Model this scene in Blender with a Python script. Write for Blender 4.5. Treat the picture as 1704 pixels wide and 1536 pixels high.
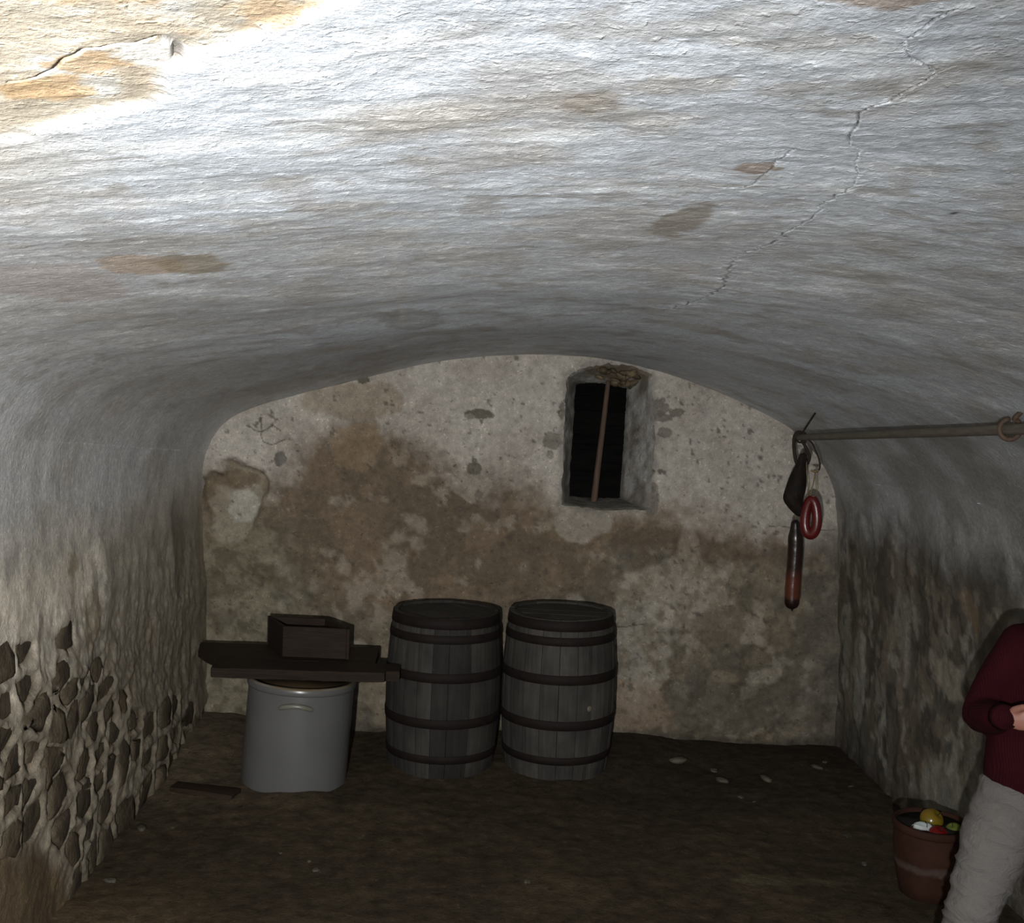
import bpy, bmesh, math, random
import numpy as np
from mathutils import Vector, Matrix

random.seed(7)
for o in list(bpy.data.objects):
    bpy.data.objects.remove(o)
scene = bpy.context.scene
COL = scene.collection

# ------------------------------------------------------------------ camera
EYE = Vector((0.0, 0.0, 2.0))
YAW, PITCH, ROLL = math.radians(2.86), math.radians(2.94), math.atan(.04)
fwd = Vector((math.sin(YAW) * math.cos(PITCH), math.cos(YAW) * math.cos(PITCH), -math.sin(PITCH)))
rgt = fwd.cross(Vector((0, 0, 1))).normalized()
upv = rgt.cross(fwd)
R_ = math.cos(ROLL) * rgt + math.sin(ROLL) * upv
U_ = -math.sin(ROLL) * rgt + math.cos(ROLL) * upv
cam = bpy.data.cameras.new('camera')
cam.sensor_width = 36.0
cam.sensor_fit = 'HORIZONTAL'
cam.lens = 36.0 * 1800.0 / 1704.0
cam.clip_start = .02
camo = bpy.data.objects.new('camera', cam)
m = Matrix((R_, U_, -fwd)).transposed().to_4x4()
m.translation = EYE
camo.matrix_world = m
COL.objects.link(camo)
scene.camera = camo

# ------------------------------------------------------------------ world and the flash
world = bpy.data.worlds.new('world')
scene.world = world
world.use_nodes = True
bg = world.node_tree.nodes['Background']
bg.inputs[0].default_value = (.80, .90, 1.0, 1)
bg.inputs[1].default_value = 1.8            # soft ceiling fill, added as dull daylight through the unseen entrance behind the viewer

flash = bpy.data.lights.new('camera_flash', 'SPOT')
flash.energy = 720.0
flash.color = (1.0, .99, .97)
flash.shadow_soft_size = .02
flash.spot_size = math.radians(114)
flash.spot_blend = 1.0
flo = bpy.data.objects.new('camera_flash', flash)
flo.location = (-.20, -.48, 1.83)
aim = fwd + R_ * -.23 + U_ * -.28
flo.rotation_euler = aim.to_track_quat('-Z', 'Y').to_euler()
COL.objects.link(flo)

vs = scene.view_settings
vs.view_transform = 'Standard'
vs.look = 'None'
vs.exposure = 0.0
vs.gamma = 1.0
vs.use_curve_mapping = False

# ------------------------------------------------------------------ noise in numpy
def _h(ix, iy, iz, seed):
    n = (ix.astype(np.int64) * 374761393 + iy.astype(np.int64) * 668265263 + iz.astype(np.int64) * 1274126177 + seed * 69069) & 0xffffffff
    n = ((n ^ (n >> 13)) * 1274126177) & 0xffffffff
    n = ((n ^ (n >> 16)) * 2246822519) & 0xffffffff
    n = n ^ (n >> 15)
    return (n & 0xffffff) / float(0xffffff)

def vnoise(p, seed=0):
    i = np.floor(p)
    f = p - i
    f = f * f * f * (f * (f * 6 - 15) + 10)
    ix, iy, iz = i[:, 0], i[:, 1], i[:, 2]
    fx, fy, fz = f[:, 0], f[:, 1], f[:, 2]
    def c(a, b, d): return _h(ix + a, iy + b, iz + d, seed)
    x00 = c(0, 0, 0) * (1 - fx) + c(1, 0, 0) * fx
    x10 = c(0, 1, 0) * (1 - fx) + c(1, 1, 0) * fx
    x01 = c(0, 0, 1) * (1 - fx) + c(1, 0, 1) * fx
    x11 = c(0, 1, 1) * (1 - fx) + c(1, 1, 1) * fx
    y0 = x00 * (1 - fy) + x10 * fy
    y1 = x01 * (1 - fy) + x11 * fy
    return y0 * (1 - fz) + y1 * fz

ROT = np.array([[.36, .48, -.8], [-.8, .6, 0], [.48, .64, .6]])
def fbm(p, scale=1.0, octv=4, seed=0, gain=.5):
    if np.isscalar(scale):
        scale = (scale,) * 3
    q = np.asarray(p) * np.asarray(scale) + 17.3 * (seed + 1)
    a, s, t = 1.0, 0.0, 0.0
    for k in range(octv):
        s = s + a * vnoise(q, seed + k)
        t += a
        a *= gain
        q = q @ ROT.T * 2.03
    return s / t

def ss(a, b, x):
    t = np.clip((x - a) / (b - a), 0, 1)
    return t * t * (3 - 2 * t)

def mix(a, b, f):
    f = np.asarray(f)[:, None]
    return np.asarray(a) * (1 - f) + np.asarray(b) * f

def seg_dist(P2, poly):
    d = np.full(len(P2), 1e9)
    for a, b in zip(poly[:-1], poly[1:]):
        a = np.array(a); b = np.array(b)
        ab = b - a
        t = np.clip(((P2 - a) @ ab) / (ab @ ab), 0, 1)
        d = np.minimum(d, np.hypot(*(P2 - (a + t[:, None] * ab)).T))
    return d

def wiggle(poly, step, amp, seed):
    rnd = random.Random(seed)
    out = []
    for a, b in zip(poly[:-1], poly[1:]):
        n = max(1, int(math.dist(a, b) / step))
        for i in range(n):
            t = i / n
            j = 0 if i == 0 else amp
            out.append((a[0] + (b[0] - a[0]) * t + rnd.uniform(-j, j), a[1] + (b[1] - a[1]) * t + rnd.uniform(-j, j)))
    out.append(poly[-1])
    return out

# ------------------------------------------------------------------ object helpers
def tag(o, label=None, cat=None, group=None, kind=None):
    if label: o['label'] = label
    if cat: o['category'] = cat
    if group: o['group'] = group
    if kind: o['kind'] = kind
    return o

def link(name, me, mat=None, parent=None, smooth=True):
    o = bpy.data.objects.new(name, me)
    COL.objects.link(o)
    if mat and not me.materials:
        me.materials.append(mat)
    if smooth and len(me.polygons):
        me.polygons.foreach_set('use_smooth', [True] * len(me.polygons))
    if parent:
        o.parent = parent
    return o

def obj_bm(name, bm, mat, parent=None, smooth=True):
    me = bpy.data.meshes.new(name)
    bm.normal_update()
    bm.to_mesh(me)
    bm.free()
    return link(name, me, mat, parent, smooth)

def empty(name, loc=(0, 0, 0), rot=(0, 0, 0)):
    o = bpy.data.objects.new(name, None)
    o.empty_display_size = .1
    o.location = loc
    o.rotation_euler = rot
    COL.objects.link(o)
    return o

def ring_loft(bm, rings, cap=True, close=False):
    """rings: lists of Vectors with the same count, each ring closed"""
    vr = [[bm.verts.new(p) for p in r] for r in rings]
    n = len(vr[0])
    k = len(vr)
    for i in range(k if close else k - 1):
        a, b = vr[i], vr[(i + 1) % k]
        for j in range(n):
            bm.faces.new((a[j], a[(j + 1) % n], b[(j + 1) % n], b[j]))
    if cap and not close:
        bm.faces.new(list(reversed(vr[0])))
        bm.faces.new(vr[-1])
    return vr

def lathe(bm, prof, n=48, cap=True, jit=0.0):
    rings = []
    for r, z in prof:
        rings.append([Vector((r * math.cos(2 * math.pi * i / n), r * math.sin(2 * math.pi * i / n), z)) for i in range(n)])
    return ring_loft(bm, rings, cap)

def tube(bm, pts, radii, n=12, close=False, endcap='round'):
    pts = [Vector(p) for p in pts]
    if not hasattr(radii, '__len__'):
        radii = [radii] * len(pts)
    k = len(pts)
    tans = []
    for i in range(k):
        if close:
            t = pts[(i + 1) % k] - pts[i - 1]
        else:
            t = pts[min(i + 1, k - 1)] - pts[max(i - 1, 0)]
        tans.append(t.normalized())
    ref = Vector((0, 0, 1)) if abs(tans[0].z) < .9 else Vector((1, 0, 0))
    nrm = (ref - tans[0] * ref.dot(tans[0])).normalized()
    rings = []
    frames = []
    for i in range(k):
        nrm = (nrm - tans[i] * nrm.dot(tans[i])).normalized()
        frames.append((nrm.copy(), tans[i].cross(nrm)))
    def ring(c, a, b, ra, rb=None):
        rb = ra if rb is None else rb
        return [c + a * (math.cos(2 * math.pi * j / n) * ra) + b * (math.sin(2 * math.pi * j / n) * rb) for j in range(n)]
    if endcap == 'round' and not close:
        for s in (75, 45, 20):
            q = math.radians(s)
            r0 = radii[0]
            rings.append(ring(pts[0] - tans[0] * math.sin(q) * (r0 if not isinstance(r0, tuple) else min(r0)), *frames[0], *( (r0[0] * math.cos(q), r0[1] * math.cos(q)) if isinstance(r0, tuple) else (r0 * math.cos(q),))))
    for i in range(k):
        r = radii[i]
        rings.append(ring(pts[i], *frames[i], *(r if isinstance(r, tuple) else (r,))))
    if endcap == 'round' and not close:
        for s in (20, 45, 75):
            q = math.radians(s)
            r0 = radii[-1]
            rings.append(ring(pts[-1] + tans[-1] * math.sin(q) * (r0 if not isinstance(r0, tuple) else min(r0)), *frames[-1], *( (r0[0] * math.cos(q), r0[1] * math.cos(q)) if isinstance(r0, tuple) else (r0 * math.cos(q),))))
    return ring_loft(bm, rings, True, close)

def spline(P, n=6):
    P = [Vector(p) for p in P]
    Q = [2 * P[0] - P[1]] + P + [2 * P[-1] - P[-2]]
    out = []
    for i in range(1, len(Q) - 2):
        a, b, c, d = Q[i - 1], Q[i], Q[i + 1], Q[i + 2]
        for s in range(n):
            t = s / n
            out.append(.5 * (2 * b + (c - a) * t + (2 * a - 5 * b + 4 * c - d) * t * t + (3 * b - a - 3 * c + d) * t ** 3))
    out.append(P[-1])
    return out

def box(bm, lo, hi, bev=.003):
    vsx = [bm.verts.new((x, y, z)) for x in (lo[0], hi[0]) for y in (lo[1], hi[1]) for z in (lo[2], hi[2])]
    F = [(0, 1, 3, 2), (4, 6, 7, 5), (0, 4, 5, 1), (2, 3, 7, 6), (0, 2, 6, 4), (1, 5, 7, 3)]
    fs = [bm.faces.new([vsx[i] for i in f]) for f in F]
    if bev:
        es = list({e for f in fs for e in f.edges})
        bmesh.ops.bevel(bm, geom=es, offset=bev, segments=2, affect='EDGES', profile=.6)
    return vsx

# ------------------------------------------------------------------ materials
class NT:
    def __init__(self, name):
        self.m = bpy.data.materials.new(name)
        self.m.use_nodes = True
        self.t = self.m.node_tree
        self.b = self.t.nodes['Principled BSDF']
    def n(self, typ, **kw):
        nd = self.t.nodes.new(typ)
        for k, v in kw.items():
            if k in nd.inputs.keys() if isinstance(k, str) else False:
                nd.inputs[k].default_value = v
            else:
                setattr(nd, k, v)
        return nd
    def l(self, a, b):
        self.t.links.new(a, b)
    def noise(self, vec, scale, detail=5, rough=.6, dist=0):
        nd = self.t.nodes.new('ShaderNodeTexNoise')
        nd.inputs['Scale'].default_value = scale
        nd.inputs['Detail'].default_value = detail
        nd.inputs['Roughness'].default_value = rough
        nd.inputs['Distortion'].default_value = dist
        if vec is not None:
            self.l(vec, nd.inputs['Vector'])
        return nd.outputs['Fac']
    def mapping(self, vec, scale=(1, 1, 1)):
        nd = self.t.nodes.new('ShaderNodeMapping')
        nd.inputs['Scale'].default_value = scale
        self.l(vec, nd.inputs['Vector'])
        return nd.outputs['Vector']
    def ramp(self, fac, stops):
        nd = self.t.nodes.new('ShaderNodeValToRGB')
        cr = nd.color_ramp
        while len(cr.elements) < len(stops):
            cr.elements.new(.5)
        for e, (p, c) in zip(cr.elements, stops):
            e.position = p
            e.color = (*c, 1) if len(c) == 3 else c
        self.l(fac, nd.inputs['Fac'])
        return nd.outputs['Color']
    def mixc(self, a, b, f, mode='MIX'):
        nd = self.t.nodes.new('ShaderNodeMix')
        nd.data_type = 'RGBA'
        nd.blend_type = mode
        for s, v in ((nd.inputs['Factor'], f), (nd.inputs['A'] if False else nd.inputs[6], a), (nd.inputs[7], b)):
            if hasattr(v, 'links') or isinstance(v, bpy.types.NodeSocket):
                self.l(v, s)
            else:
                s.default_value = v if not isinstance(v, tuple) else ((*v, 1) if len(v) == 3 else v)
        return nd.outputs[2]
    def bump(self, h, strength, dist, nrm=None):
        nd = self.t.nodes.new('ShaderNodeBump')
        nd.inputs['Strength'].default_value = strength
        nd.inputs['Distance'].default_value = dist
        self.l(h, nd.inputs['Height'])
        if nrm is not None:
            self.l(nrm, nd.inputs['Normal'])
        return nd.outputs['Normal']
    def coord(self, k='Object'):
        return self.t.nodes.new('ShaderNodeTexCoord').outputs[k]
    def set(self, **kw):
        for k, v in kw.items():
            k = k.replace('_', ' ')
            s = self.b.inputs[k]
            if isinstance(v, bpy.types.NodeSocket):
                self.l(v, s)
            else:
                s.default_value = (*v, 1) if isinstance(v, tuple) and len(v) == 3 else v
        return self.m

def mat_surface(name, s1, s2, b1, b2, rough=.6, spec=.4, lo=.72, hi=1.22):
    """vertex-colour albedo, broken up by fine grain and bump"""
    k = NT(name)
    at = k.t.nodes.new('ShaderNodeAttribute')
    at.attribute_name = 'col'
    co = k.coord()
    n1 = k.noise(co, s1, 6, .65)
    n2 = k.noise(co, s2, 4, .6)
    g1 = k.ramp(n1, [(.3, (lo,) * 3), (.7, (hi,) * 3)])
    g2 = k.ramp(n2, [(.3, (.86,) * 3), (.7, (1.12,) * 3)])
    c = k.mixc(at.outputs['Color'], g1, 1.0, 'MULTIPLY')
    c = k.mixc(c, g2, 1.0, 'MULTIPLY')
    n3 = k.noise(co, s1 * 2.6, 3, .6, .5)
    n4 = k.noise(co, s1 * 1.7, 4, .6, .2)
    c = k.mixc(c, k.ramp(n3, [(.62, (1, 1, 1)), (.70, (1.6, 1.58, 1.52))]), 1.0, 'MULTIPLY')
    c = k.mixc(c, k.ramp(n4, [(.30, (.55, .54, .52)), (.38, (1, 1, 1))]), 1.0, 'MULTIPLY')
    nb = k.bump(n1, 1.0, b1)
    nb = k.bump(n2, 1.0, b2, nb)
    rg = k.ramp(n2, [(.3, (rough - .15,) * 3), (.7, (min(1, rough + .2),) * 3)])
    return k.set(Base_Color=c, Roughness=rg, Normal=nb, Specular_IOR_Level=spec)

M = {}
def mat_limewash(name):
    k = NT(name)
    at = k.t.nodes.new('ShaderNodeAttribute')
    at.attribute_name = 'col'
    co = k.coord()
    n1 = k.noise(co, 46, 6, .65)
    n2 = k.noise(co, 190, 4, .6)
    n3 = k.noise(co, 62, 3, .55, .4)
    n0 = k.noise(co, 11, 5, .65, .3)
    g1 = k.ramp(n1, [(.3, (.78,) * 3), (.7, (1.18,) * 3)])
    g2 = k.ramp(n2, [(.3, (.86,) * 3), (.7, (1.12,) * 3)])
    fl = k.ramp(n3, [(.57, (0,) * 3), (.67, (1,) * 3)])
    c = k.mixc(at.outputs['Color'], g1, 1.0, 'MULTIPLY')
    c = k.mixc(c, g2, 1.0, 'MULTIPLY')
    c = k.mixc(c, k.ramp(n0, [(.3, (.88, .87, .86)), (.7, (1.10, 1.10, 1.11))]), 1.0, 'MULTIPLY')
    ma = k.t.nodes.new('ShaderNodeMath')
    ma.operation = 'MULTIPLY'
    ma.inputs[1].default_value = .5
    k.l(fl, ma.inputs[0])
    lighter = k.mixc(c, (1.45, 1.45, 1.43), 1.0, 'MULTIPLY')
    c = k.mixc(c, lighter, ma.outputs[0])
    nb = k.bump(n1, 1.0, .0032)
    nb = k.bump(fl, 1.0, .0007, nb)
    nb = k.bump(n2, 1.0, .0012, nb)
    rg = k.ramp(n2, [(.3, (.38,) * 3), (.7, (.75,) * 3)])
    return k.set(Base_Color=c, Roughness=rg, Normal=nb, Specular_IOR_Level=.42)
M['vault'] = mat_limewash('limewash')
M['rubble'] = M['vault']
M['plaster'] = mat_surface('stained_plaster', 22, 110, .008, .002, .7, .3)
M['earth'] = mat_surface('earth_floor', 14, 90, .008, .003, .9, .15, .6, 1.4)

def mat_simple(name, c1, c2, scale, rough=.6, bump=.0, bscale=None, spec=.4, stretch=(1, 1, 1), objvar=0.0, coat=0):
    k = NT(name)
    co = k.mapping(k.coord(), stretch)
    n = k.noise(co, scale, 5, .6, .3)
    c = k.ramp(n, [(.3, c1), (.7, c2)])
    if objvar:
        oi = k.t.nodes.new('ShaderNodeObjectInfo')
        v = k.ramp(oi.outputs['Random'], [(0, (1 - objvar,) * 3), (1, (1 + objvar,) * 3)])
        c = k.mixc(c, v, 1.0, 'MULTIPLY')
    kw = dict(Base_Color=c, Roughness=rough, Specular_IOR_Level=spec)
    if bump:
        n2 = k.noise(co, bscale or scale * 3, 4, .6)
        kw['Normal'] = k.bump(n2, 1.0, bump)
    if coat:
        kw['Coat_Weight'] = coat
        kw['Coat_Roughness'] = .15
    return k.set(**kw)

M['stone'] = mat_simple('brown_rubble_stone', (.060, .047, .030), (.115, .090, .060), 9, .6, .010, 26, .4, objvar=.3)
M['lintel'] = mat_simple('crumbled_lintel', (.09, .065, .038), (.19, .145, .09), 14, .7, .006, 40, .3, objvar=.35)
M['wood_dark'] = mat_simple('old_dark_wood', (.014, .0085, .005), (.034, .021, .0135), 18, .7, .003, 50, .2, (.25, 4, 4), .2)
M['wood_box'] = mat_simple('box_wood', (.014, .0085, .0055), (.027, .0165, .011), 22, .7, .002, 60, .2, (.3, 3, 3), .15)
M['hoop'] = mat_simple('rusty_iron_hoop', (.0065, .0048, .0042), (.015, .0088, .007), 14, .75, .001, 60, .2)
M['iron'] = mat_simple('old_iron', (.014, .011, .009), (.036, .027, .021), 30, .7, .001, 90, .2)
M['rod'] = mat_simple('dull_rod', (.085, .075, .060), (.16, .14, .11), 25, .55, .0008, 80, .4, (3, .5, 3))
M['window_bar'] = mat_simple('window_bar_wood', (.065, .042, .028), (.125, .084, .058), 16, .7, .001, 60, .3, (4, 4, .5))
M['shutter'] = mat_simple('black_shutter', (.0025, .0025, .0025), (.007, .0065, .006), 12, .9, .001, 40, .05, (.4, 3, 3), .3)
M['meat'] = mat_simple('dried_meat', (.006, .005, .004), (.017, .011, .008), 22, .75, .006, 40, .2)
M['ring_sausage'] = mat_simple('red_sausage_skin', (.075, .005, .006), (.11, .009, .009), 20, .3, .0006, 70, .6)
M['string'] = mat_simple('string', (.15, .10, .05), (.24, .17, .09), 60, .8)
k = NT('terracotta')
co = k.coord()
n = k.noise(co, 9, 5, .6)
c = k.ramp(n, [(.3, (.026, .010, .006)), (.7, (.046, .018, .011))])
sx = k.t.nodes.new('ShaderNodeSeparateXYZ')
k.l(co, sx.inputs[0])
n4 = k.noise(co, 14, 4, .6)
ad = k.t.nodes.new('ShaderNodeMath'); ad.operation = 'MULTIPLY_ADD'
ad.inputs[1].default_value = .05; k.l(n4, ad.inputs[0]); k.l(sx.outputs['Z'], ad.inputs[2])
band = k.ramp(ad.outputs[0], [(.150, (0, 0, 0)), (.163, (.55,) * 3), (.178, (.45,) * 3), (.195, (0, 0, 0))])
c = k.mixc(c, (.095, .075, .067), band)
M['terracotta'] = k.set(Base_Color=c, Roughness=.8, Specular_IOR_Level=.2, Normal=k.bump(k.noise(co, 60, 4), 1.0, .002))
M['clay_dark'] = mat_simple('dark_clay_inside', (.004, .003, .003), (.008, .006, .005), 9, .9)
M['apple_red'] = mat_simple('red_apple', (.12, .004, .005), (.18, .008, .007), 5, .25, 0, None, .5)
M['apple_green'] = mat_simple('green_apple', (.10, .13, .018), (.15, .18, .035), 5, .25, 0, None, .5)
M['apple_mixed'] = mat_simple('yellow_green_apple', (.22, .105, .010), (.11, .135, .012), 4.5, .22, 0, None, .5)
M['paper'] = mat_simple('white_paper', (.85, .93, .93), (.93, .98, .98), 10, .6)
M['pebble'] = mat_simple('pale_stone_chip', (.045, .040, .030), (.105, .093, .07), 20, .7, .003, 60, .3, objvar=.25)
M['skin'] = mat_simple('skin', (.27, .115, .085), (.34, .155, .115), 8, .5, .0004, 120, .4)
M['hair'] = mat_simple('brown_hair', (.05, .028, .015), (.10, .06, .03), 30, .5, .002, 90, .4, (3, 3, .4))
M['shoe'] = mat_simple('dark_shoe', (.03, .025, .02), (.05, .04, .03), 10, .5)
M['metal'] = mat_simple('ring_metal', (.75, .75, .76), (.85, .85, .86), 10, .15)
M['metal'].node_tree.nodes['Principled BSDF'].inputs['Metallic'].default_value = 1.0
M['eye'] = mat_simple('eye', (.55, .52, .50), (.6, .58, .55), 5, .2)

# crock: grey white glaze with a tan line at the rim
k = NT('grey_white_glaze')
n = k.noise(k.coord(), 5, 4, .5)
M['glaze'] = k.set(Base_Color=k.ramp(n, [(.3, (.100, .100, .098)), (.7, (.114, .114, .112))]), Roughness=.28, Specular_IOR_Level=.5)
k = NT('rim_glaze')
co = k.coord()
n = k.noise(co, 9, 4, .5)
M['rim_glaze'] = k.set(Base_Color=k.ramp(n, [(.35, (.14, .108, .06)), (.65, (.18, .17, .145))]), Roughness=.22, Specular_IOR_Level=.5)
M['handle_glaze'] = mat_simple('handle_glaze', (.14, .14, .11), (.18, .18, .15), 12, .3)
M['crock_inside'] = mat_simple('crock_inside', (.05, .035, .02), (.08, .055, .03), 8, .4)

# barrel staves: weathered grey wood, tinted by each object's colour
k = NT('weathered_stave')
co = k.mapping(k.coord(), (9, 9, .7))
n = k.noise(co, 5, 6, .65, .4)
n2 = k.noise(k.coord(), 4.5, 4, .6)
c = k.ramp(n, [(.25, (.035, .033, .030)), (.75, (.068, .064, .058))])
c = k.mixc(c, k.ramp(n2, [(.35, (.62, .62, .64)), (.65, (1.12, 1.1, 1.06))]), 1.0, 'MULTIPLY')
oi = k.t.nodes.new('ShaderNodeObjectInfo')
c = k.mixc(c, oi.outputs['Color'], 1.0, 'MULTIPLY')
M['stave'] = k.set(Base_Color=c, Roughness=.75, Specular_IOR_Level=.25, Normal=k.bump(n, 1.0, .003))

# long sausage: brown, darker towards the upper end as hung
k = NT('brown_sausage_skin')
sx = k.t.nodes.new('ShaderNodeSeparateXYZ')
k.l(k.coord(), sx.inputs[0])
mr = k.t.nodes.new('ShaderNodeMapRange')
mr.inputs['From Min'].default_value = -.43
mr.inputs['From Max'].default_value = 0
k.l(sx.outputs['Z'], mr.inputs['Value'])
c = k.ramp(mr.outputs['Result'], [(.0, (.012, .006, .005)), (.06, (.02, .009, .007)), (.10, (.085, .026, .014)), (.30, (.085, .025, .014)), (.46, (.020, .010, .008)), (1, (.012, .008, .007))])
M['sausage'] = k.set(Base_Color=c, Roughness=.25, Normal=k.bump(k.noise(k.coord(), 60, 3), 1.0, .0008))

# knit and trouser cloth
k = NT('maroon_knit')
co = k.coord()
w = k.t.nodes.new('ShaderNodeTexWave')
w.bands_direction = 'X'
w.inputs['Scale'].default_value = 55
w.inputs['Distortion'].default_value = 1.5
k.l(co, w.inputs['Vector'])
n = k.noise(co, 6, 4)
M['knit'] = k.set(Base_Color=k.ramp(n, [(.3, (.020, .0022, .0040)), (.7, (.031, .0036, .0062))]), Roughness=.9,
                  Specular_IOR_Level=.1, Normal=k.bump(w.outputs['Fac'], .6, .002))
k = NT('pale_trouser_cloth')
co = k.coord()
n = k.noise(k.mapping(co, (5, 5, 9)), 2.2, 4, .6, .8)
n2 = k.noise(co, 350, 2)
nb = k.bump(n, .7, .02)
M['trouser'] = k.set(Base_Color=k.ramp(n2, [(.3, (.125, .116, .110)), (.7, (.150, .141, .133))]), Roughness=.9,
                     Specular_IOR_Level=.15, Normal=k.bump(n2, .3, .001, nb))

# ------------------------------------------------------------------ vault profile (x, z), constant along y apart from a left side that climbs a little towards the viewer
PX = np.array([(-1.45, -.05), (-1.455, .4), (-1.47, .8), (-1.49, 1.2), (-1.50, 1.45), (-1.475, 1.66), (-1.38, 1.83), (-1.2, 1.935),
               (-.95, 2.02), (-.6, 2.12), (-.245, 2.222), (.04, 2.283), (.33, 2.312), (.65, 2.310), (1.13, 2.25), (1.576, 2.125),
               (1.93, 1.965), (2.10, 1.84), (2.24, 1.66), (2.31, 1.44), (2.335, 1.1), (2.345, .7), (2.355, .3), (2.36, -.05)])
def catmull(P, n):
    Q = np.vstack([2 * P[0] - P[1], P, 2 * P[-1] - P[-2]])
    out = []
    t = np.linspace(0, 1, n, endpoint=False)[:, None]
    for i in range(1, len(Q) - 2):
        a, b, c, d = Q[i - 1], Q[i], Q[i + 1], Q[i + 2]
        out.append(.5 * (2 * b + (c - a) * t + (2 * a - 5 * b + 4 * c - d) * t ** 2 + (3 * b - a - 3 * c + d) * t ** 3))
    out.append(P[-1][None])
    return np.vstack(out)
CURVE = catmull(PX, 24)
ARC = np.concatenate([[0], np.cumsum(np.hypot(*np.diff(CURVE, axis=0).T))])
S_L, S_R = ARC[5 * 24], ARC[18 * 24]
TAN = np.gradient(CURVE, ARC, axis=0)
Y_BACK = 6.45
def vault_pos(s, y):
    x = np.interp(s, ARC, CURVE[:, 0])
    z = np.interp(s, ARC, CURVE[:, 1])
    tx = np.interp(s, ARC, TAN[:, 0])
    tz = np.interp(s, ARC, TAN[:, 1])
    k = .17 * np.clip((Y_BACK - y) / 2.9, 0, 1.15)
    z = z + k * ss(.4, -1.45, x) * ss(.9, 1.7, z)
    P = np.stack([x, y, z], 1)
    N = np.stack([tz, np.zeros_like(tx), -tx], 1)
    N /= np.linalg.norm(N, axis=1)[:, None]
    return P, N          # N points into the room

def refined_grid(us, vs_, levels):
    """grid in parameter space; levels = list of predicates (mid-points (N,2)) -> bool, each one more 2x2 split"""
    bm = bmesh.new()
    V = [[bm.verts.new((u, v, 0)) for v in vs_] for u in us]
    for i in range(len(us) - 1):
        for j in range(len(vs_) - 1):
            bm.faces.new((V[i][j], V[i][j + 1], V[i + 1][j + 1], V[i + 1][j]))
    for pred in levels:
        fs = list(bm.faces)
        mids = np.array([f.calc_center_median()[:2] for f in fs])
        sel = pred(mids)
        es = {e for f, s in zip(fs, sel) if s for e in f.edges}
        bmesh.ops.subdivide_edges(bm, edges=list(es), cuts=1, use_grid_fill=True)
    bm.verts.index_update()
    uv = np.array([v.co[:2] for v in bm.verts])
    faces = [[v.index for v in f.verts] for f in bm.faces]
    bm.free()
    return uv, faces

def surface(name, P, faces, col, mat, flip=False, keep=None):
    if flip:
        faces = [f[::-1] for f in faces]
    me = bpy.data.meshes.new(name)
    me.from_pydata(P.tolist(), [], faces)
    at = me.attributes.new('col', 'FLOAT_COLOR', 'POINT')
    c4 = np.ones((len(P), 4), np.float32)
    c4[:, :3] = np.clip(col, 0.003, .95)
    at.data.foreach_set('color', c4.ravel())
    me.update()
    return link(name, me, mat)

def blob(P2, c, r, seed, rough=.45, scale=None):
    """irregular patch, 1 inside"""
    q = (P2 - np.array(c)) / np.array(r)
    d = np.hypot(q[:, 0], q[:, 1])
    p3 = np.concatenate([P2, np.zeros((len(P2), 1))], 1)
    sc = scale or 1.4 / min(r)
    d = d + (fbm(p3, sc, 4, seed) - .5) * 2 * rough
    return ss(1.08, .92, d)

# ---------------------------- ceiling
CRACK = wiggle([(.361, .814), (.350, .881), (.373, .926), (.416, .973), (.413, 1.039), (.396, 1.105), (.432, 1.229), (.467, 1.298), (.513, 1.428),
                (.551, 1.773), (.563, 2.005), (.546, 2.182), (.622, 2.618), (.637, 3.071), (.627, 3.435)], .022, .008, 3)
CRACK2 = wiggle([(.385, 1.277), (.383, 1.357), (.392, 1.488), (.385, 1.522), (.318, 1.512)], .03, .004, 4)
CRACK3 = wiggle([(-.394, .960), (-.360, .946), (-.335, .918), (-.310, .895), (-.269, .893), (-.246, .883)], .012, .004, 5)
CRACK4 = [(-.246, .883), (-.238, .905), (-.246, .935)]
CRACK5 = wiggle([(1.02, 1.62), (.93, 1.78), (.88, 1.98)], .04, .005, 6)

def world_xy(uv):
    return np.stack([np.interp(uv[:, 0], ARC, CURVE[:, 0]), uv[:, 1]], 1)

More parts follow.
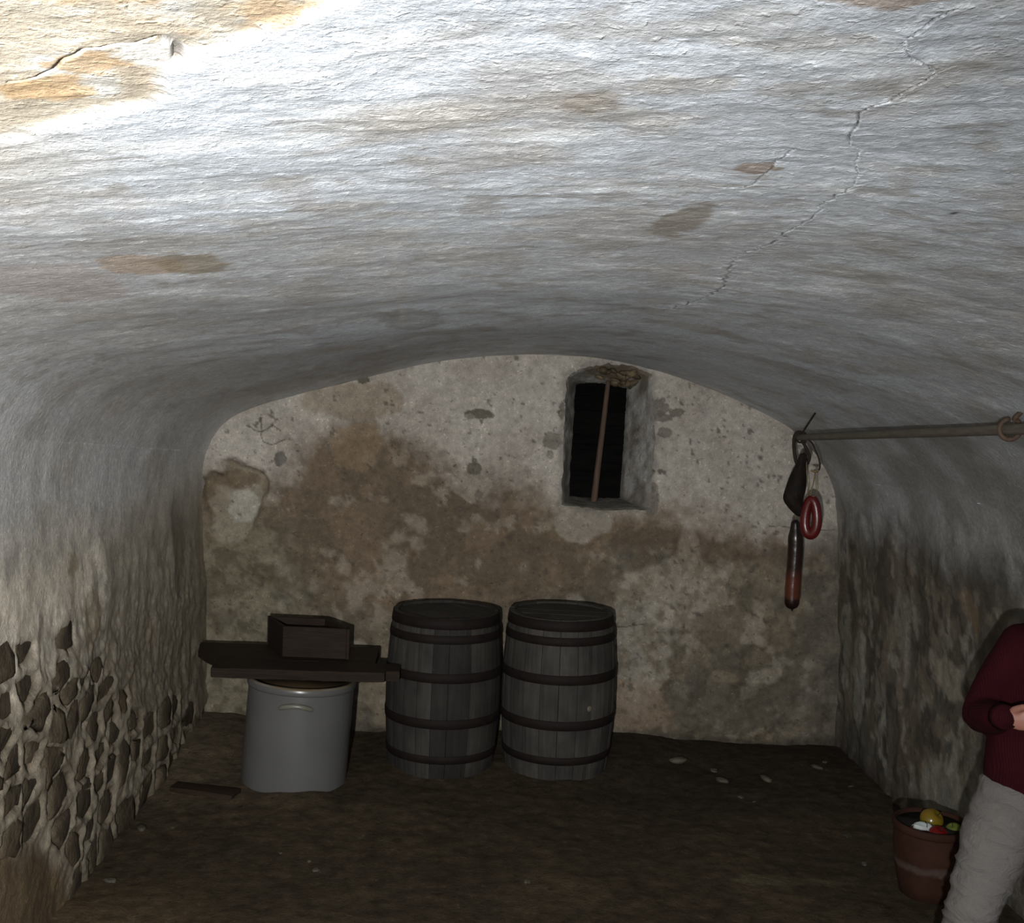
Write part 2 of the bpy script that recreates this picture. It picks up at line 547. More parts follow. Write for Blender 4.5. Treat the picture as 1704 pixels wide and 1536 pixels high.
def build_ceiling():
    us = np.linspace(S_L, S_R, 130)
    ys = [-1.7, -1.2, -.8, -.5, -.2, 0, .2, .4, .55]
    while ys[-1] < 6.55:
        ys.append(ys[-1] + max(.022, .02 * ys[-1]))
    def lv1(m):
        w = world_xy(m)
        return (m[:, 1] > .5) & (m[:, 1] < 4.2)
    def lv2(m):
        w = world_xy(m)
        return (m[:, 1] > .55) & (m[:, 1] < 1.9) & (w[:, 0] > -.75) & (w[:, 0] < 1.15)
    def near(m, k):
        w = world_xy(m)
        d = np.minimum.reduce([seg_dist(w, c) for c in (CRACK, CRACK2, CRACK3, CRACK4)])
        return d < k * np.maximum(.012, .012 * w[:, 1])
    uv, faces = refined_grid(us, ys, [lv1, lv2, lambda m: near(m, 1.6), lambda m: near(m, .7)])
    P, N = vault_pos(uv[:, 0], uv[:, 1])
    w = P[:, :2]
    # relief: trowelled lumps, brush ridges
    d = (fbm(P, 1.6, 3, 11) - .5) * .03 + (fbm(P, (7, 6, 7), 4, 12) - .5) * .006
    rid = fbm(P, (16, 24, 16), 3, 13)
    d += (rid - .5) * .0030 + (1 - np.abs(2 * fbm(P, (9, 15, 9), 3, 14) - 1)) ** 4 * .0018
    # edge of the fallen limewash at the near left
    e = (w[:, 1] - (.86 + (-.10 - w[:, 0]) * .72)) + (fbm(P, 9, 4, 15) - .5) * .16
    tanm = ss(.012, -.012, e) * ss(-.03, -.11, w[:, 0] - .01 + (fbm(P, 12, 3, 16) - .5) * .1)
    d += -tanm * .006
    cw = .0004 + .0022 * fbm(P, 14, 2, 17)
    wid = np.maximum(1, w[:, 1] * .75)
    cr = ss(1.0, .25, seg_dist(w, CRACK) / (cw * wid))
    cr2 = ss(1.0, .2, seg_dist(w, CRACK2) / .0022)
    cr3 = ss(1.0, .2, seg_dist(w, CRACK3) / .0022)
    cr4 = ss(1.0, .3, seg_dist(w, CRACK4) / .007)
    lip = ss(.02, .0, seg_dist(w, CRACK)) * .001
    d += lip - .0035 * cr - .002 * cr2 - .006 * cr3 - .006 * cr4
    P = P + N * d[:, None]
    # albedo
    big = fbm(P, 1.1, 4, 21)
    med = fbm(P, 5, 4, 22)
    col = mix((.67, .73, .80), (.56, .59, .625), ss(.38, .62, big))
    col = mix(col, (.80, .84, .87), ss(.55, .72, fbm(P, (7, 16, 7), 4, 23)) * .7)
    col = mix(col, (.46, .435, .405), ss(.56, .70, med) * .5)
    col = mix(col, (.52, .47, .40), ss(.62, .74, fbm(P, (3, 3, 3), 4, 24)) * .4)
    col = mix(col, (.60, .56, .50), ss(-.5, -1.3, w[:, 0]) * .45)
    col = mix(col, (.40, .385, .36), ss(.63, .69, fbm(P, (11, 15, 11), 4, 28)) * .5)
    tan_c = mix((.55, .50, .41), (.48, .42, .33), ss(.4, .62, fbm(P, 14, 4, 25)))
    tan_c = mix(tan_c, (.60, .59, .55), ss(.54, .66, fbm(P, 18, 4, 26)))
    tan_c = mix(tan_c, (.58, .43, .27), ss(.60, .68, fbm(P, 15, 4, 27)) * .7)
    col = mix(col, tan_c, tanm)
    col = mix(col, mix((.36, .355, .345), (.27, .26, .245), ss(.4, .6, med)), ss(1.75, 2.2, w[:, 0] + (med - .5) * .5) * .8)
    # warm tone all along the near left
    col = mix(col, (.62, .57, .47), ss(-.30, -.55, w[:, 0]) * ss(1.45, 1.15, w[:, 1]) * .7)
    for c, r, k, s, cc in [((.36, 1.83), (.040, .17), .75, 31, (.30, .26, .21)), ((.367, 1.39), (.028, .035), .8, 32, (.33, .26, .20)),
                           ((.122, 1.10), (.030, .045), .6, 33, (.36, .32, .27)), ((-.60, 2.06), (.075, .13), .75, 34, (.52, .41, .32)),
                           ((-.52, 2.12), (.06, .14), .75, 35, (.32, .26, .18)), ((.30, .79), (.065, .028), .85, 36, (.38, .31, .26)),
                           ((-.80, 2.20), (.12, .26), .5, 37, (.46, .38, .36)), ((-.375, .985), (.040, .035), .85, 38, (.52, .36, .20)),
                           ((-.320, .930), (.035, .025), .8, 39, (.52, .37, .22)), ((-.155, .845), (.022, .035), .8, 40, (.52, .38, .24)),
                           ((-.17, 3.7), (.10, .35), .4, 41, (.30, .29, .25)), ((.20, 1.02), (.05, .03), .4, 42, (.40, .37, .32))]:
        col = mix(col, cc, blob(w, c, r, s) * k)
    col = mix(col, (.74, .73, .70), blob(w, (-.262, .920), (.030, .030), 43) * .9)
    col = mix(col, (.66, .66, .65), ss(.012, .003, seg_dist(w, [(-.135, 2.047), (-.212, 3.83)])) * .6)  # pale streak of glare along the vault, painted into the colour
    dark = np.clip(cr * (.65 + .35 * ss(.35, .5, fbm(P, 12, 2, 44))) + cr2 * .6 + cr3 * .9 + cr4 * .8, 0, 1)
    col = mix(col, (.09, .075, .06), dark)
    col = mix(col, (.02, .02, .02), ss(1, .7, np.hypot((w[:, 0] - .707) / .006, (w[:, 1] - 1.565) / .014)))
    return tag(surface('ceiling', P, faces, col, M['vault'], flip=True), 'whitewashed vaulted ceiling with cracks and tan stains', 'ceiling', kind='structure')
build_ceiling()

# ---------------------------- left wall with bare rubble stones low down
rnd = random.Random(11)
SEEDS = []
zz = .02
row = 0
while zz < 1.3:
    hgt = rnd.uniform(.09, .16)
    yy = 3.15 + rnd.uniform(0, .2)
    while yy < 6.35:
        wdt = rnd.uniform(.12, .34)
        SEEDS.append((yy + wdt / 2, zz + hgt / 2 + rnd.uniform(-.035, .035)))
        yy += wdt
    zz += hgt
SEEDS = np.array(SEEDS)
def stone_top(y):           # height up to which plaster has fallen away
    return np.interp(y, [3.2, 3.6, 4.1, 4.6, 5.0, 5.5, 5.9, 6.3], [1.26, 1.20, 1.10, .92, .76, .52, .38, .26])
def mound_h(x, y):
    return .07 * ss(4.6, 3.6, y) * ss(-1.0, -1.5, x)
def earth_line(y):
    return np.interp(y, [3.0, 3.57, 3.88, 4.10, 4.34], [.54, .46, .36, .16, -.1])
keep = []
for (sy, sz) in SEEDS:
    lim = stone_top(sy)
    ok = sz < lim - .03 + rnd.uniform(-.14, .03) and sz > earth_line(sy) + .03 and rnd.random() < .93
    keep.append(ok)
keep = np.array(keep)

def cell_info(y, z):
    wy = y + (fbm(np.stack([y, z, 0 * y], 1), 9, 3, 51) - .5) * .10
    wz = z + (fbm(np.stack([y, z, 0 * y], 1), 9, 3, 52) - .5) * .07
    d = np.hypot((wy[:, None] - SEEDS[None, :, 0]) * .8, wz[:, None] - SEEDS[None, :, 1])
    o = np.argpartition(d, 2, axis=1)[:, :2]
    dd = np.take_along_axis(d, o, 1)
    sw = dd[:, 0] > dd[:, 1]
    i1 = np.where(sw, o[:, 1], o[:, 0])
    f1 = dd.min(1)
    f2 = dd.max(1)
    return i1, f2 - f1

def left_colour_relief(P):
    y, z = P[:, 1], P[:, 2]
    i1 = np.zeros(len(P), int)
    gap = np.ones(len(P))
    low = z < 1.4
    a, b = cell_info(y[low], z[low])
    i1[low] = a; gap[low] = b
    stone = keep[i1] & low
    d = (fbm(P, 1.8, 3, 61) - .5) * .05 + (fbm(P, (8, 8, 6), 4, 62) - .5) * .020
    lowf = ss(1.35, .8, z)
    d += lowf * (fbm(P, (14, 14, 14), 4, 63) - .5) * .020
    ridge = ss(.055, .012, gap)
    pocket = np.where(stone, 1 - ridge, 0)
    d += lowf * (fbm(P, 34, 3, 76) - .5) * .012
    d += -.015 * pocket + np.where(low, ridge * .005 * lowf * ss(.12, .0, z - stone_top(y)), 0)
    e0 = ss(.05, -.05, z - earth_line(y))
    d = d * (1 - .6 * e0)
    n1 = fbm(P, (3, 3, 2), 4, 64)
    n2 = fbm(P, (9, 9, 6), 4, 65)
    col = mix((.80, .73, .61), (.66, .60, .50), ss(.38, .62, n1))
    col = mix(col, (.62, .60, .56), ss(1.5, 1.9, z) * .6)
    col = mix(col, (.36, .335, .29), ss(.55, .72, n2) * .6)
    col = mix(col, (.74, .69, .60), ss(.58, .7, fbm(P, (6, 6, 4), 3, 66)) * .6)
    col = mix(col, (.24, .22, .19), ss(.60, .65, fbm(P, (15, 15, 8), 4, 75)) * .55)
    # shade painted into the plaster colour beyond the lit part; darker again further back
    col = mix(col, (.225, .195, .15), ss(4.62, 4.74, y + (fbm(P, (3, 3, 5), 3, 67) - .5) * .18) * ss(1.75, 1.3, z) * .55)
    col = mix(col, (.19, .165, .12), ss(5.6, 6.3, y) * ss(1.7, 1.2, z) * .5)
    col = mix(col, (.205, .17, .12), ss(1.24, .65, z + (n2 - .5) * .3) * .8)
    em = ss(.05, -.05, z - earth_line(y) + (fbm(P, 8, 3, 74) - .5) * .12)
    mort = np.where(low, ridge, 0) * ss(1.3, .95, z)
    col = mix(col, (.27, .235, .18), mort * .6)
    col = mix(col, (.13, .10, .065), pocket * .8)
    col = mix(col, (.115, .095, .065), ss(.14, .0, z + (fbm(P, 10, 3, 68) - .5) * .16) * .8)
    col = mix(col, mix((.17, .125, .075), (.12, .088, .052), ss(.4, .6, n2)), em)
    for c, r, k, s, cc in [((4.30, 1.31), (.06, .05), .7, 69, (.26, .19, .10)), ((4.5, 1.05), (.10, .14), .5, 70, (.28, .21, .13)),
                           ((3.7, 1.75), (.14, .16), .5, 71, (.25, .25, .25)), ((5.1, 1.75), (.3, .14), .5, 72, (.25, .235, .21)),
                           ((5.9, 1.2), (.12, .35), .6, 73, (.13, .11, .085))]:
        col = mix(col, cc, blob(P[:, 1:], c, r, s) * k)
    return d, col

def build_left():
    ys = [-1.7, -1.2, -.6, 0, .6, 1.2, 1.8, 2.3, 2.7, 2.95]
    while ys[-1] < 6.55:
        ys.append(ys[-1] + .022)
    us = np.linspace(0, S_L, 78)
    uv, faces = refined_grid(us, ys, [lambda m: (m[:, 1] > 3.1) & (m[:, 1] < 6.2) & (m[:, 0] < 1.25)])
    P, N = vault_pos(uv[:, 0], uv[:, 1])
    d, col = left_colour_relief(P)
    # same relief as the ceiling where the two meet
    dc = (fbm(P, 1.6, 3, 11) - .5) * .03 + (fbm(P, (7, 6, 7), 4, 12) - .5) * .006 + (fbm(P, (16, 24, 16), 3, 13) - .5) * .0030
    t = ss(1.25, 1.66, P[:, 2])
    d = d * (1 - t) + dc * t
    big = fbm(P, 1.1, 4, 21)
    cc = mix((.67, .73, .80), (.56, .59, .625), ss(.38, .62, big))
    cc = mix(cc, (.80, .84, .87), ss(.55, .72, fbm(P, (7, 16, 7), 4, 23)) * .7)
    cc = mix(cc, (.38, .355, .325), ss(.56, .70, fbm(P, 5, 4, 22)) * .55)
    cc = mix(cc, (.60, .56, .50), np.full(len(P), .45))
    col = col * (1 - t[:, None] * .9) + cc * t[:, None] * .9
    P = P + N * d[:, None]
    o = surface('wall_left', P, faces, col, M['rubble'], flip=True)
    tag(o, 'left cellar wall, whitewash worn off brown rubble low down', 'wall', kind='structure')
    return o
wall_left = build_left()

def clip_poly(poly, a, b, c):
    out = []
    n = len(poly)
    for i in range(n):
        p, q = poly[i], poly[(i + 1) % n]
        dp = a * p[0] + b * p[1] - c
        dq = a * q[0] + b * q[1] - c
        if dp <= 0: out.append(p)
        if dp * dq < 0:
            t = dp / (dp - dq)
            out.append((p[0] + (q[0] - p[0]) * t, p[1] + (q[1] - p[1]) * t))
    return out

def build_stones():
    r = random.Random(5)
    A = .8
    S = SEEDS * np.array([A, 1])
    for i in np.nonzero(keep)[0]:
        s = S[i]
        poly = [(s[0] - .3, s[1] - .3), (s[0] + .3, s[1] - .3), (s[0] + .3, s[1] + .3), (s[0] - .3, s[1] + .3)]
        gap = r.uniform(.001, .018)
        for j in np.nonzero(np.hypot(*(S - s).T) < .6)[0]:
            if j == i: continue
            nrm = S[j] - s
            L = np.hypot(*nrm)
            nrm = nrm / L
            c = nrm @ ((S[j] + s) / 2) - gap
            poly = clip_poly(poly, nrm[0], nrm[1], c)
        if len(poly) < 3: continue
        # soften corners: cut each corner, jitter
        pts = []
        n = len(poly)
        for q in range(n):
            p0, p1 = poly[q], poly[(q + 1) % n]
            for t in (.25, .75):
                pts.append(((p0[0] + (p1[0] - p0[0]) * t) / A, p0[1] + (p1[1] - p0[1]) * t))
        pts = [(y + r.uniform(-.026, .026), z + r.uniform(-.020, .020)) for y, z in pts]
        cy = sum(p[0] for p in pts) / len(pts)
        cz = sum(p[1] for p in pts) / len(pts)
        if cz - .08 < mound_h(-1.46, cy) * .6 - .02: pass
        lift = r.uniform(-.016, .002)
        tilt_y, tilt_z = r.uniform(-.10, .10), r.uniform(-.10, .10)
        def P3(y, z, h):
            p, nn = vault_pos(np.array([np.interp(z, CURVE[:120, 1], ARC[:120])]), np.array([y]))
            base = (fbm(p, 1.8, 3, 61) - .5) * .05
            hh = base[0] + h + tilt_y * (y - cy) + tilt_z * (z - cz)
            return Vector(p[0] + nn[0] * hh)
        bm = bmesh.new()
        rings = []
        for sc, h in ((1.05, -.06), (1.0, -.012 + lift), (.90, .004 + lift), (.62, .010 + lift)):
            rings.append([P3(cy + (y - cy) * sc + r.uniform(-.004, .004), cz + (z - cz) * sc + r.uniform(-.004, .004), h + r.uniform(-.003, .003)) for y, z in pts])
        ring_loft(bm, rings, True)
        bmesh.ops.recalc_face_normals(bm, faces=bm.faces)
        o = obj_bm('stone', bm, M['stone'], wall_left)
build_stones()

# ---------------------------- right wall
def build_right():
    ys = [-1.7, -1.2, -.6, 0, .6, 1.2, 1.8, 2.3, 2.7, 3.0]
    while ys[-1] < 6.55:
        ys.append(ys[-1] + .020)
    us = np.linspace(S_R, ARC[-1], 120)
    uv, faces = refined_grid(us, ys, [])
    P, N = vault_pos(uv[:, 0], uv[:, 1])
    y, z = P[:, 1], P[:, 2]
    d = (fbm(P, 1.8, 3, 81) - .5) * .07 + (fbm(P, (7, 6, 7), 4, 82) - .5) * .024 + (fbm(P, (20, 20, 16), 3, 83) - .5) * .012
    pock = ss(.60, .68, fbm(P, (7, 7, 3.6), 4, 84)) * ss(1.75, 1.5, z)
    d -= pock * .012
    dc = (fbm(P, 1.6, 3, 11) - .5) * .03 + (fbm(P, (7, 6, 7), 4, 12) - .5) * .006 + (fbm(P, (16, 24, 16), 3, 13) - .5) * .0030
    t = ss(1.35, 1.64, z)
    d = d * (1 - t) + dc * t
    n1 = fbm(P, (2.6, 2.6, 1.6), 4, 85)
    n2 = fbm(P, (8, 8, 4), 4, 86)
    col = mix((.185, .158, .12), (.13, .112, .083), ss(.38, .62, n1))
    col = mix(col, (.27, .26, .225), ss(.55, .62, n2) * .7)
    col = mix(col, (.24, .175, .105), ss(.56, .68, fbm(P, (4, 4, 2), 4, 87)) * .6)
    col = mix(col, (.085, .078, .066), ss(.545, .61, fbm(P, (6, 6, 3.6), 5, 88)) * .75)
    col = mix(col, (.06, .056, .05), ss(.60, .65, fbm(P, (17, 17, 9), 4, 95)) * .8)
    col = mix(col, (.32, .30, .26), ss(.62, .67, fbm(P, (15, 15, 8), 4, 96)) * .6)
    col = mix(col, (.10, .09, .075), pock * .8)
    col = mix(col, (.075, .07, .062), blob(P[:, 1:], (4.6, 1.35), (.75, .12), 89, .8, 5) * .65)
    col = mix(col, (.085, .08, .07), blob(P[:, 1:], (6.0, .15), (.25, .15), 90, .5, 5) * .7)
    col = mix(col, (.35, .32, .26), blob(P[:, 1:], (4.95, .80), (.14, .10), 91, .4, 7) * .7)
    col = mix(col, (.33, .32, .28), blob(P[:, 1:], (6.05, .50), (.10, .30), 92, .4, 7) * .6)
    col = mix(col, (.30, .29, .25), blob(P[:, 1:], (4.9, .22), (.30, .18), 93, .5, 6) * .5)
    med = fbm(P, 5, 4, 22)
    cc = mix((.67, .73, .80), (.56, .59, .625), ss(.38, .62, fbm(P, 1.1, 4, 21)))
    cc = mix(cc, (.36, .355, .345), ss(.56, .70, med) * .55)
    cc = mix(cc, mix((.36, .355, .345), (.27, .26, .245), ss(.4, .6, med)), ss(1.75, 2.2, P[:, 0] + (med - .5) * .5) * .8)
    t2 = ss(1.20, 1.62, z + (n2 - .5) * .45 * ss(1.66, 1.5, z))
    col = col * (1 - t2[:, None]) + cc * t2[:, None]
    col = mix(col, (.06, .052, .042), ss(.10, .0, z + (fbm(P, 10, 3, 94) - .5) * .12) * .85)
    P = P + N * d[:, None]
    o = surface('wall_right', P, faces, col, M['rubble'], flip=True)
    return tag(o, 'right cellar wall, blotchy dark plaster with grey streaks', 'wall', kind='structure')
build_right()

# ---------------------------- back wall with window opening
OUT = [(.632, 1.42), (.623, 1.817), (.628, 2.185), (.705, 2.238), (.866, 2.275), (1.011, 2.268), (1.14, 2.225), (1.178, 1.838), (1.16, 1.41), (.869, 1.395)]
INN = [(.700, 1.445), (.706, 1.80), (.714, 2.150), (.77, 2.160), (.88, 2.165), (.97, 2.150), (1.045, 2.140), (1.040, 1.80), (1.032, 1.445), (.87, 1.440)]
REV = .26
def dens(poly, n):
    out = []
    for a, b in zip(poly, poly[1:] + poly[:1]):
        for i in range(n):
            t = i / n
            out.append((a[0] + (b[0] - a[0]) * t, a[1] + (b[1] - a[1]) * t))
    return out
def inside(P2, poly):
    x, y = P2[:, 0], P2[:, 1]
    r = np.zeros(len(P2), bool)
    for (x1, y1), (x2, y2) in zip(poly, poly[1:] + poly[:1]):
        c = ((y1 > y) != (y2 > y)) & (x < (x2 - x1) * (y - y1) / (y2 - y1 + 1e-12) + x1)
        r ^= c
    return r
BCR = [wiggle([(-1.25, 1.82), (-1.16, 1.79), (-1.10, 1.83), (-1.05, 1.80)], .03, .012, 8), wiggle([(-1.16, 1.79), (-1.15, 1.73), (-1.08, 1.72), (-1.02, 1.75)], .03, .012, 9),
       wiggle([(-1.16, 1.79), (-1.17, 1.87)], .03, .01, 10), wiggle([(1.0, .69), (1.16, .71)], .05, .008, 12),
       wiggle([(1.9, 1.335), (2.30, 1.325)], .06, .006, 13)]
BLOBS = [((.118, 1.945), (.085, .028), 101, (.105, .090, .060), .85), ((.06, 1.93), (.03, .02), 102, (.26, .24, .19), .8),
         ((.101, 1.615), (.042, .036), 103, (.115, .105, .08), .85), ((.098, 1.66), (.016, .02), 104, (.115, .105, .08), .85),
         ((1.195, 2.02), (.05, .055), 105, (.17, .155, .125), .85), ((1.20, 1.965), (.075, .025), 106, (.17, .155, .125), .85), ((1.30, 2.0), (.05, .025), 107, (.17, .155, .125), .85),
         ((1.235, 1.876), (.042, .032), 108, (.18, .165, .135), .85), ((1.172, 1.638), (.016, .016), 109, (.12, .11, .09), .9),
         ((1.218, 1.64), (.016, .016), 110, (.12, .11, .09), .9), ((1.175, 1.53), (.022, .018), 111, (.11, .10, .08), .9),
         ((.562, 1.80), (.06, .05), 112, (.19, .17, .135), .85), ((.55, 1.72), (.02, .025), 113, (.19, .17, .14), .7),
         ((-1.05, 1.63), (.035, .04), 114, (.12, .11, .095), .8), ((-.576, 2.118), (.045, .020), 115, (.10, .09, .06), .85),
         ((.608, 1.98), (.018, .05), 116, (.13, .12, .095), .8), ((1.17, 1.47), (.05, .10), 117, (.14, .125, .10), .7),
         ((.09, 1.50), (.12, .09), 118, (.33, .29, .235), .7), ((.13, 1.455), (.02, .03), 119, (.13, .115, .09), .7)]
def build_back():
    xs = np.arange(-1.72, 2.60, .0125)
    zs = np.arange(-.06, 2.48, .0125)
    bm = None
    def nearf(m):
        d = np.minimum.reduce([seg_dist(m, c) for c in BCR])
        for c, r, *_ in BLOBS:
            d = np.minimum(d, np.maximum(np.abs(m[:, 0] - c[0]) - r[0] * 1.4, np.abs(m[:, 1] - c[1]) - r[1] * 1.4))
        d = np.minimum(d, seg_dist(m, OUT + OUT[:1]) - .01)
        return d < .012
    uv, faces = refined_grid(xs, zs, [nearf])
    OUTD = dens(OUT, 10)
    rr = random.Random(3)
    OUTJ = [(a + rr.uniform(-.006, .006), b + rr.uniform(-.005, .005)) for a, b in OUTD]
    ins = inside(uv, OUTJ)
    faces2 = [f for f in faces if not all(ins[i] for i in f)]
    cut = {i for f in faces2 for i in f if ins[i]}
    PP = np.array(OUTJ + OUTJ[:1])
    for i in cut:          # pull rim vertices onto the outline
        best = None
        for a, b in zip(PP[:-1], PP[1:]):
            ab = b - a
            t = min(1, max(0, ((uv[i] - a) @ ab) / (ab @ ab)))
            q = a + t * ab
            dd = np.hypot(*(uv[i] - q))
            if best is None or dd < best[0]:
                best = (dd, q)
        uv[i] = best[1]
    x, z = uv[:, 0], uv[:, 1]
    P = np.stack([x, np.full(len(x), Y_BACK), z], 1)
    low = ss(1.55, .9, z + (fbm(P, 2, 3, 130) - .5) * .6)
    d = (fbm(P, 1.4, 3, 131) - .5) * .06 + (fbm(P, (6, 6, 6), 4, 132) - .5) * .014
    d += low * ((fbm(P, (8, 8, 9), 4, 133) - .5) * .05 + (fbm(P, 22, 3, 134) - .5) * .014)
    n1 = fbm(P, 1.5, 5, 135)
    n2 = fbm(P, 5, 5, 136, .6)
    n3 = fbm(P, 14, 4, 137, .6)
    white = mix((.49, .45, .395), (.42, .38, .33), ss(.4, .6, n2))
    brown = mix((.150, .102, .057), (.108, .076, .043), ss(.4, .6, n2))
    brown = mix(brown, (.30, .25, .19), ss(.58, .70, fbm(P, 8, 4, 138)) * .7)
    lowc = mix((.215, .177, .127), (.135, .114, .081), ss(.38, .6, n2))
    lowc = mix(lowc, (.095, .086, .068), ss(.56, .68, fbm(P, 6, 4, 139)) * .7)
    lowc = mix(lowc, (.31, .275, .22), ss(.57, .68, fbm(P, 9, 4, 140)) * .75)
    zb = np.interp(x, [-1.5, -1.1, -.85, -.6, -.2, .3, .65, 1.0, 1.25, 1.8, 2.3], [1.5, 1.42, 1.65, 1.80, 1.62, 1.50, 1.36, 1.33, 1.40, 1.33, 1.28])
    zl = np.interp(x, [-1.5, -1.0, -.5, .2, .8, 1.2, 1.7, 2.3], [1.0, .95, .72, .80, 1.02, 1.05, 1.12, 1.2])
    wob = (n1 - .5) * .7 + (n3 - .5) * .25
    bm_ = ss(.20, -.14, z - zb + wob)
    col = mix(white, brown, bm_ * .92)
    # brown wash drawn up at the left
    col = mix(col, (.30, .235, .16), blob(uv, (-.66, 1.99), (.30, .14), 141, .5, 4) * .6)
    col = mix(col, (.27, .19, .115), blob(uv, (-.62, 1.72), (.16, .13), 142, .5, 6) * .6)
    col = mix(col, lowc, ss(.13, -.10, z - zl + wob) * .92)
    # greener grey towards the left corner and darker at the right corner
    col = mix(col, mix((.22, .195, .135), (.12, .10, .066), ss(.42, .6, n3)), ss(-.75, -1.15, x + (n2 - .5) * .4) * ss(1.42, 1.1, z + (n1 - .5) * .3) * .8)
    col = mix(col, (.115, .105, .09), ss(2.0, 2.35, x + (n2 - .5) * .4) * ss(1.45, 1.2, z) * .55)
    # paler scaly patch right of the window foot, and a dark patch low down on the right
    col = mix(col, mix((.40, .355, .29), (.26, .22, .165), ss(.42, .58, n3)), blob(uv, (1.42, .92), (.36, .20), 143, .6, 4) * .7)
    col = mix(col, mix((.38, .345, .285), (.24, .205, .155), ss(.45, .6, n3)), blob(uv, (1.12, .55), (.22, .36), 144, .5, 4) * .65)
    col = mix(col, (.16, .13, .095), blob(uv, (1.62, .72), (.16, .12), 145, .5, 6) * .7)
    col = mix(col, (.10, .088, .066), blob(uv, (1.75, .22), (.5, .16), 146, .6, 4) * .6)
    col = mix(col, (.30, .215, .15), blob(uv, (1.12, .20), (.20, .15), 147, .6, 5) * .5)
    col = mix(col, (.36, .325, .27), blob(uv, (.75, 1.30), (.18, .09), 148, .5, 6) * .7)
    # hollow where a lump of plaster has come away beside the left corner
    hol = blob(uv, (-1.30, 1.36), (.175, .21), 149, .5, 6)
    hollow_d = hol * (.05 + .03 * ss(1.30, 1.50, z)) * ss(1.12, 1.26, z)
    d -= hollow_d
    d += hol * (fbm(P, 9, 4, 150) - .5) * .05
    col = mix(col, mix((.20, .155, .10), (.30, .265, .20), ss(.42, .6, fbm(P, 7, 3, 151))), hol * .85)
    col = mix(col, (.42, .40, .34), blob(uv, (-1.27, 1.34), (.10, .10), 152, .4) * .85)
    col = mix(col, (.16, .12, .075), blob(uv, (-1.33, 1.50), (.14, .055), 153, .4) * .75)
    for c, r, s, cc, kk in BLOBS:
        b = blob(uv, c, r, s, .4)
        d -= b * .008
        col = mix(col, cc, b * kk)
    for cpl in BCR:
        c_ = ss(1.0, .3, seg_dist(uv, cpl) / .0042)
        d -= c_ * .008
        col = mix(col, (.06, .05, .04), c_ * .8)
    # grey cement round the opening and soil splash at the foot
    fr = ss(.035, .005, seg_dist(uv, OUT + OUT[:1]) + (n3 - .5) * .05)
    col = mix(col, (.20, .185, .16), fr * .5)
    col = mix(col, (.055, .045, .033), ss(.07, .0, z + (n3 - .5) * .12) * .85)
    specks = ss(.80, .83, fbm(P, 26, 2, 154))
    col = mix(col, (.08, .07, .055), specks * .7)
    d *= 1 - .7 * ss(.05, .0, seg_dist(uv, OUT + OUT[:1]))
    P[:, 1] -= d
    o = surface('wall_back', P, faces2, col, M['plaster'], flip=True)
    return tag(o, 'end wall with pale stained plaster, brown band and small window opening', 'wall', kind='structure')
build_back()

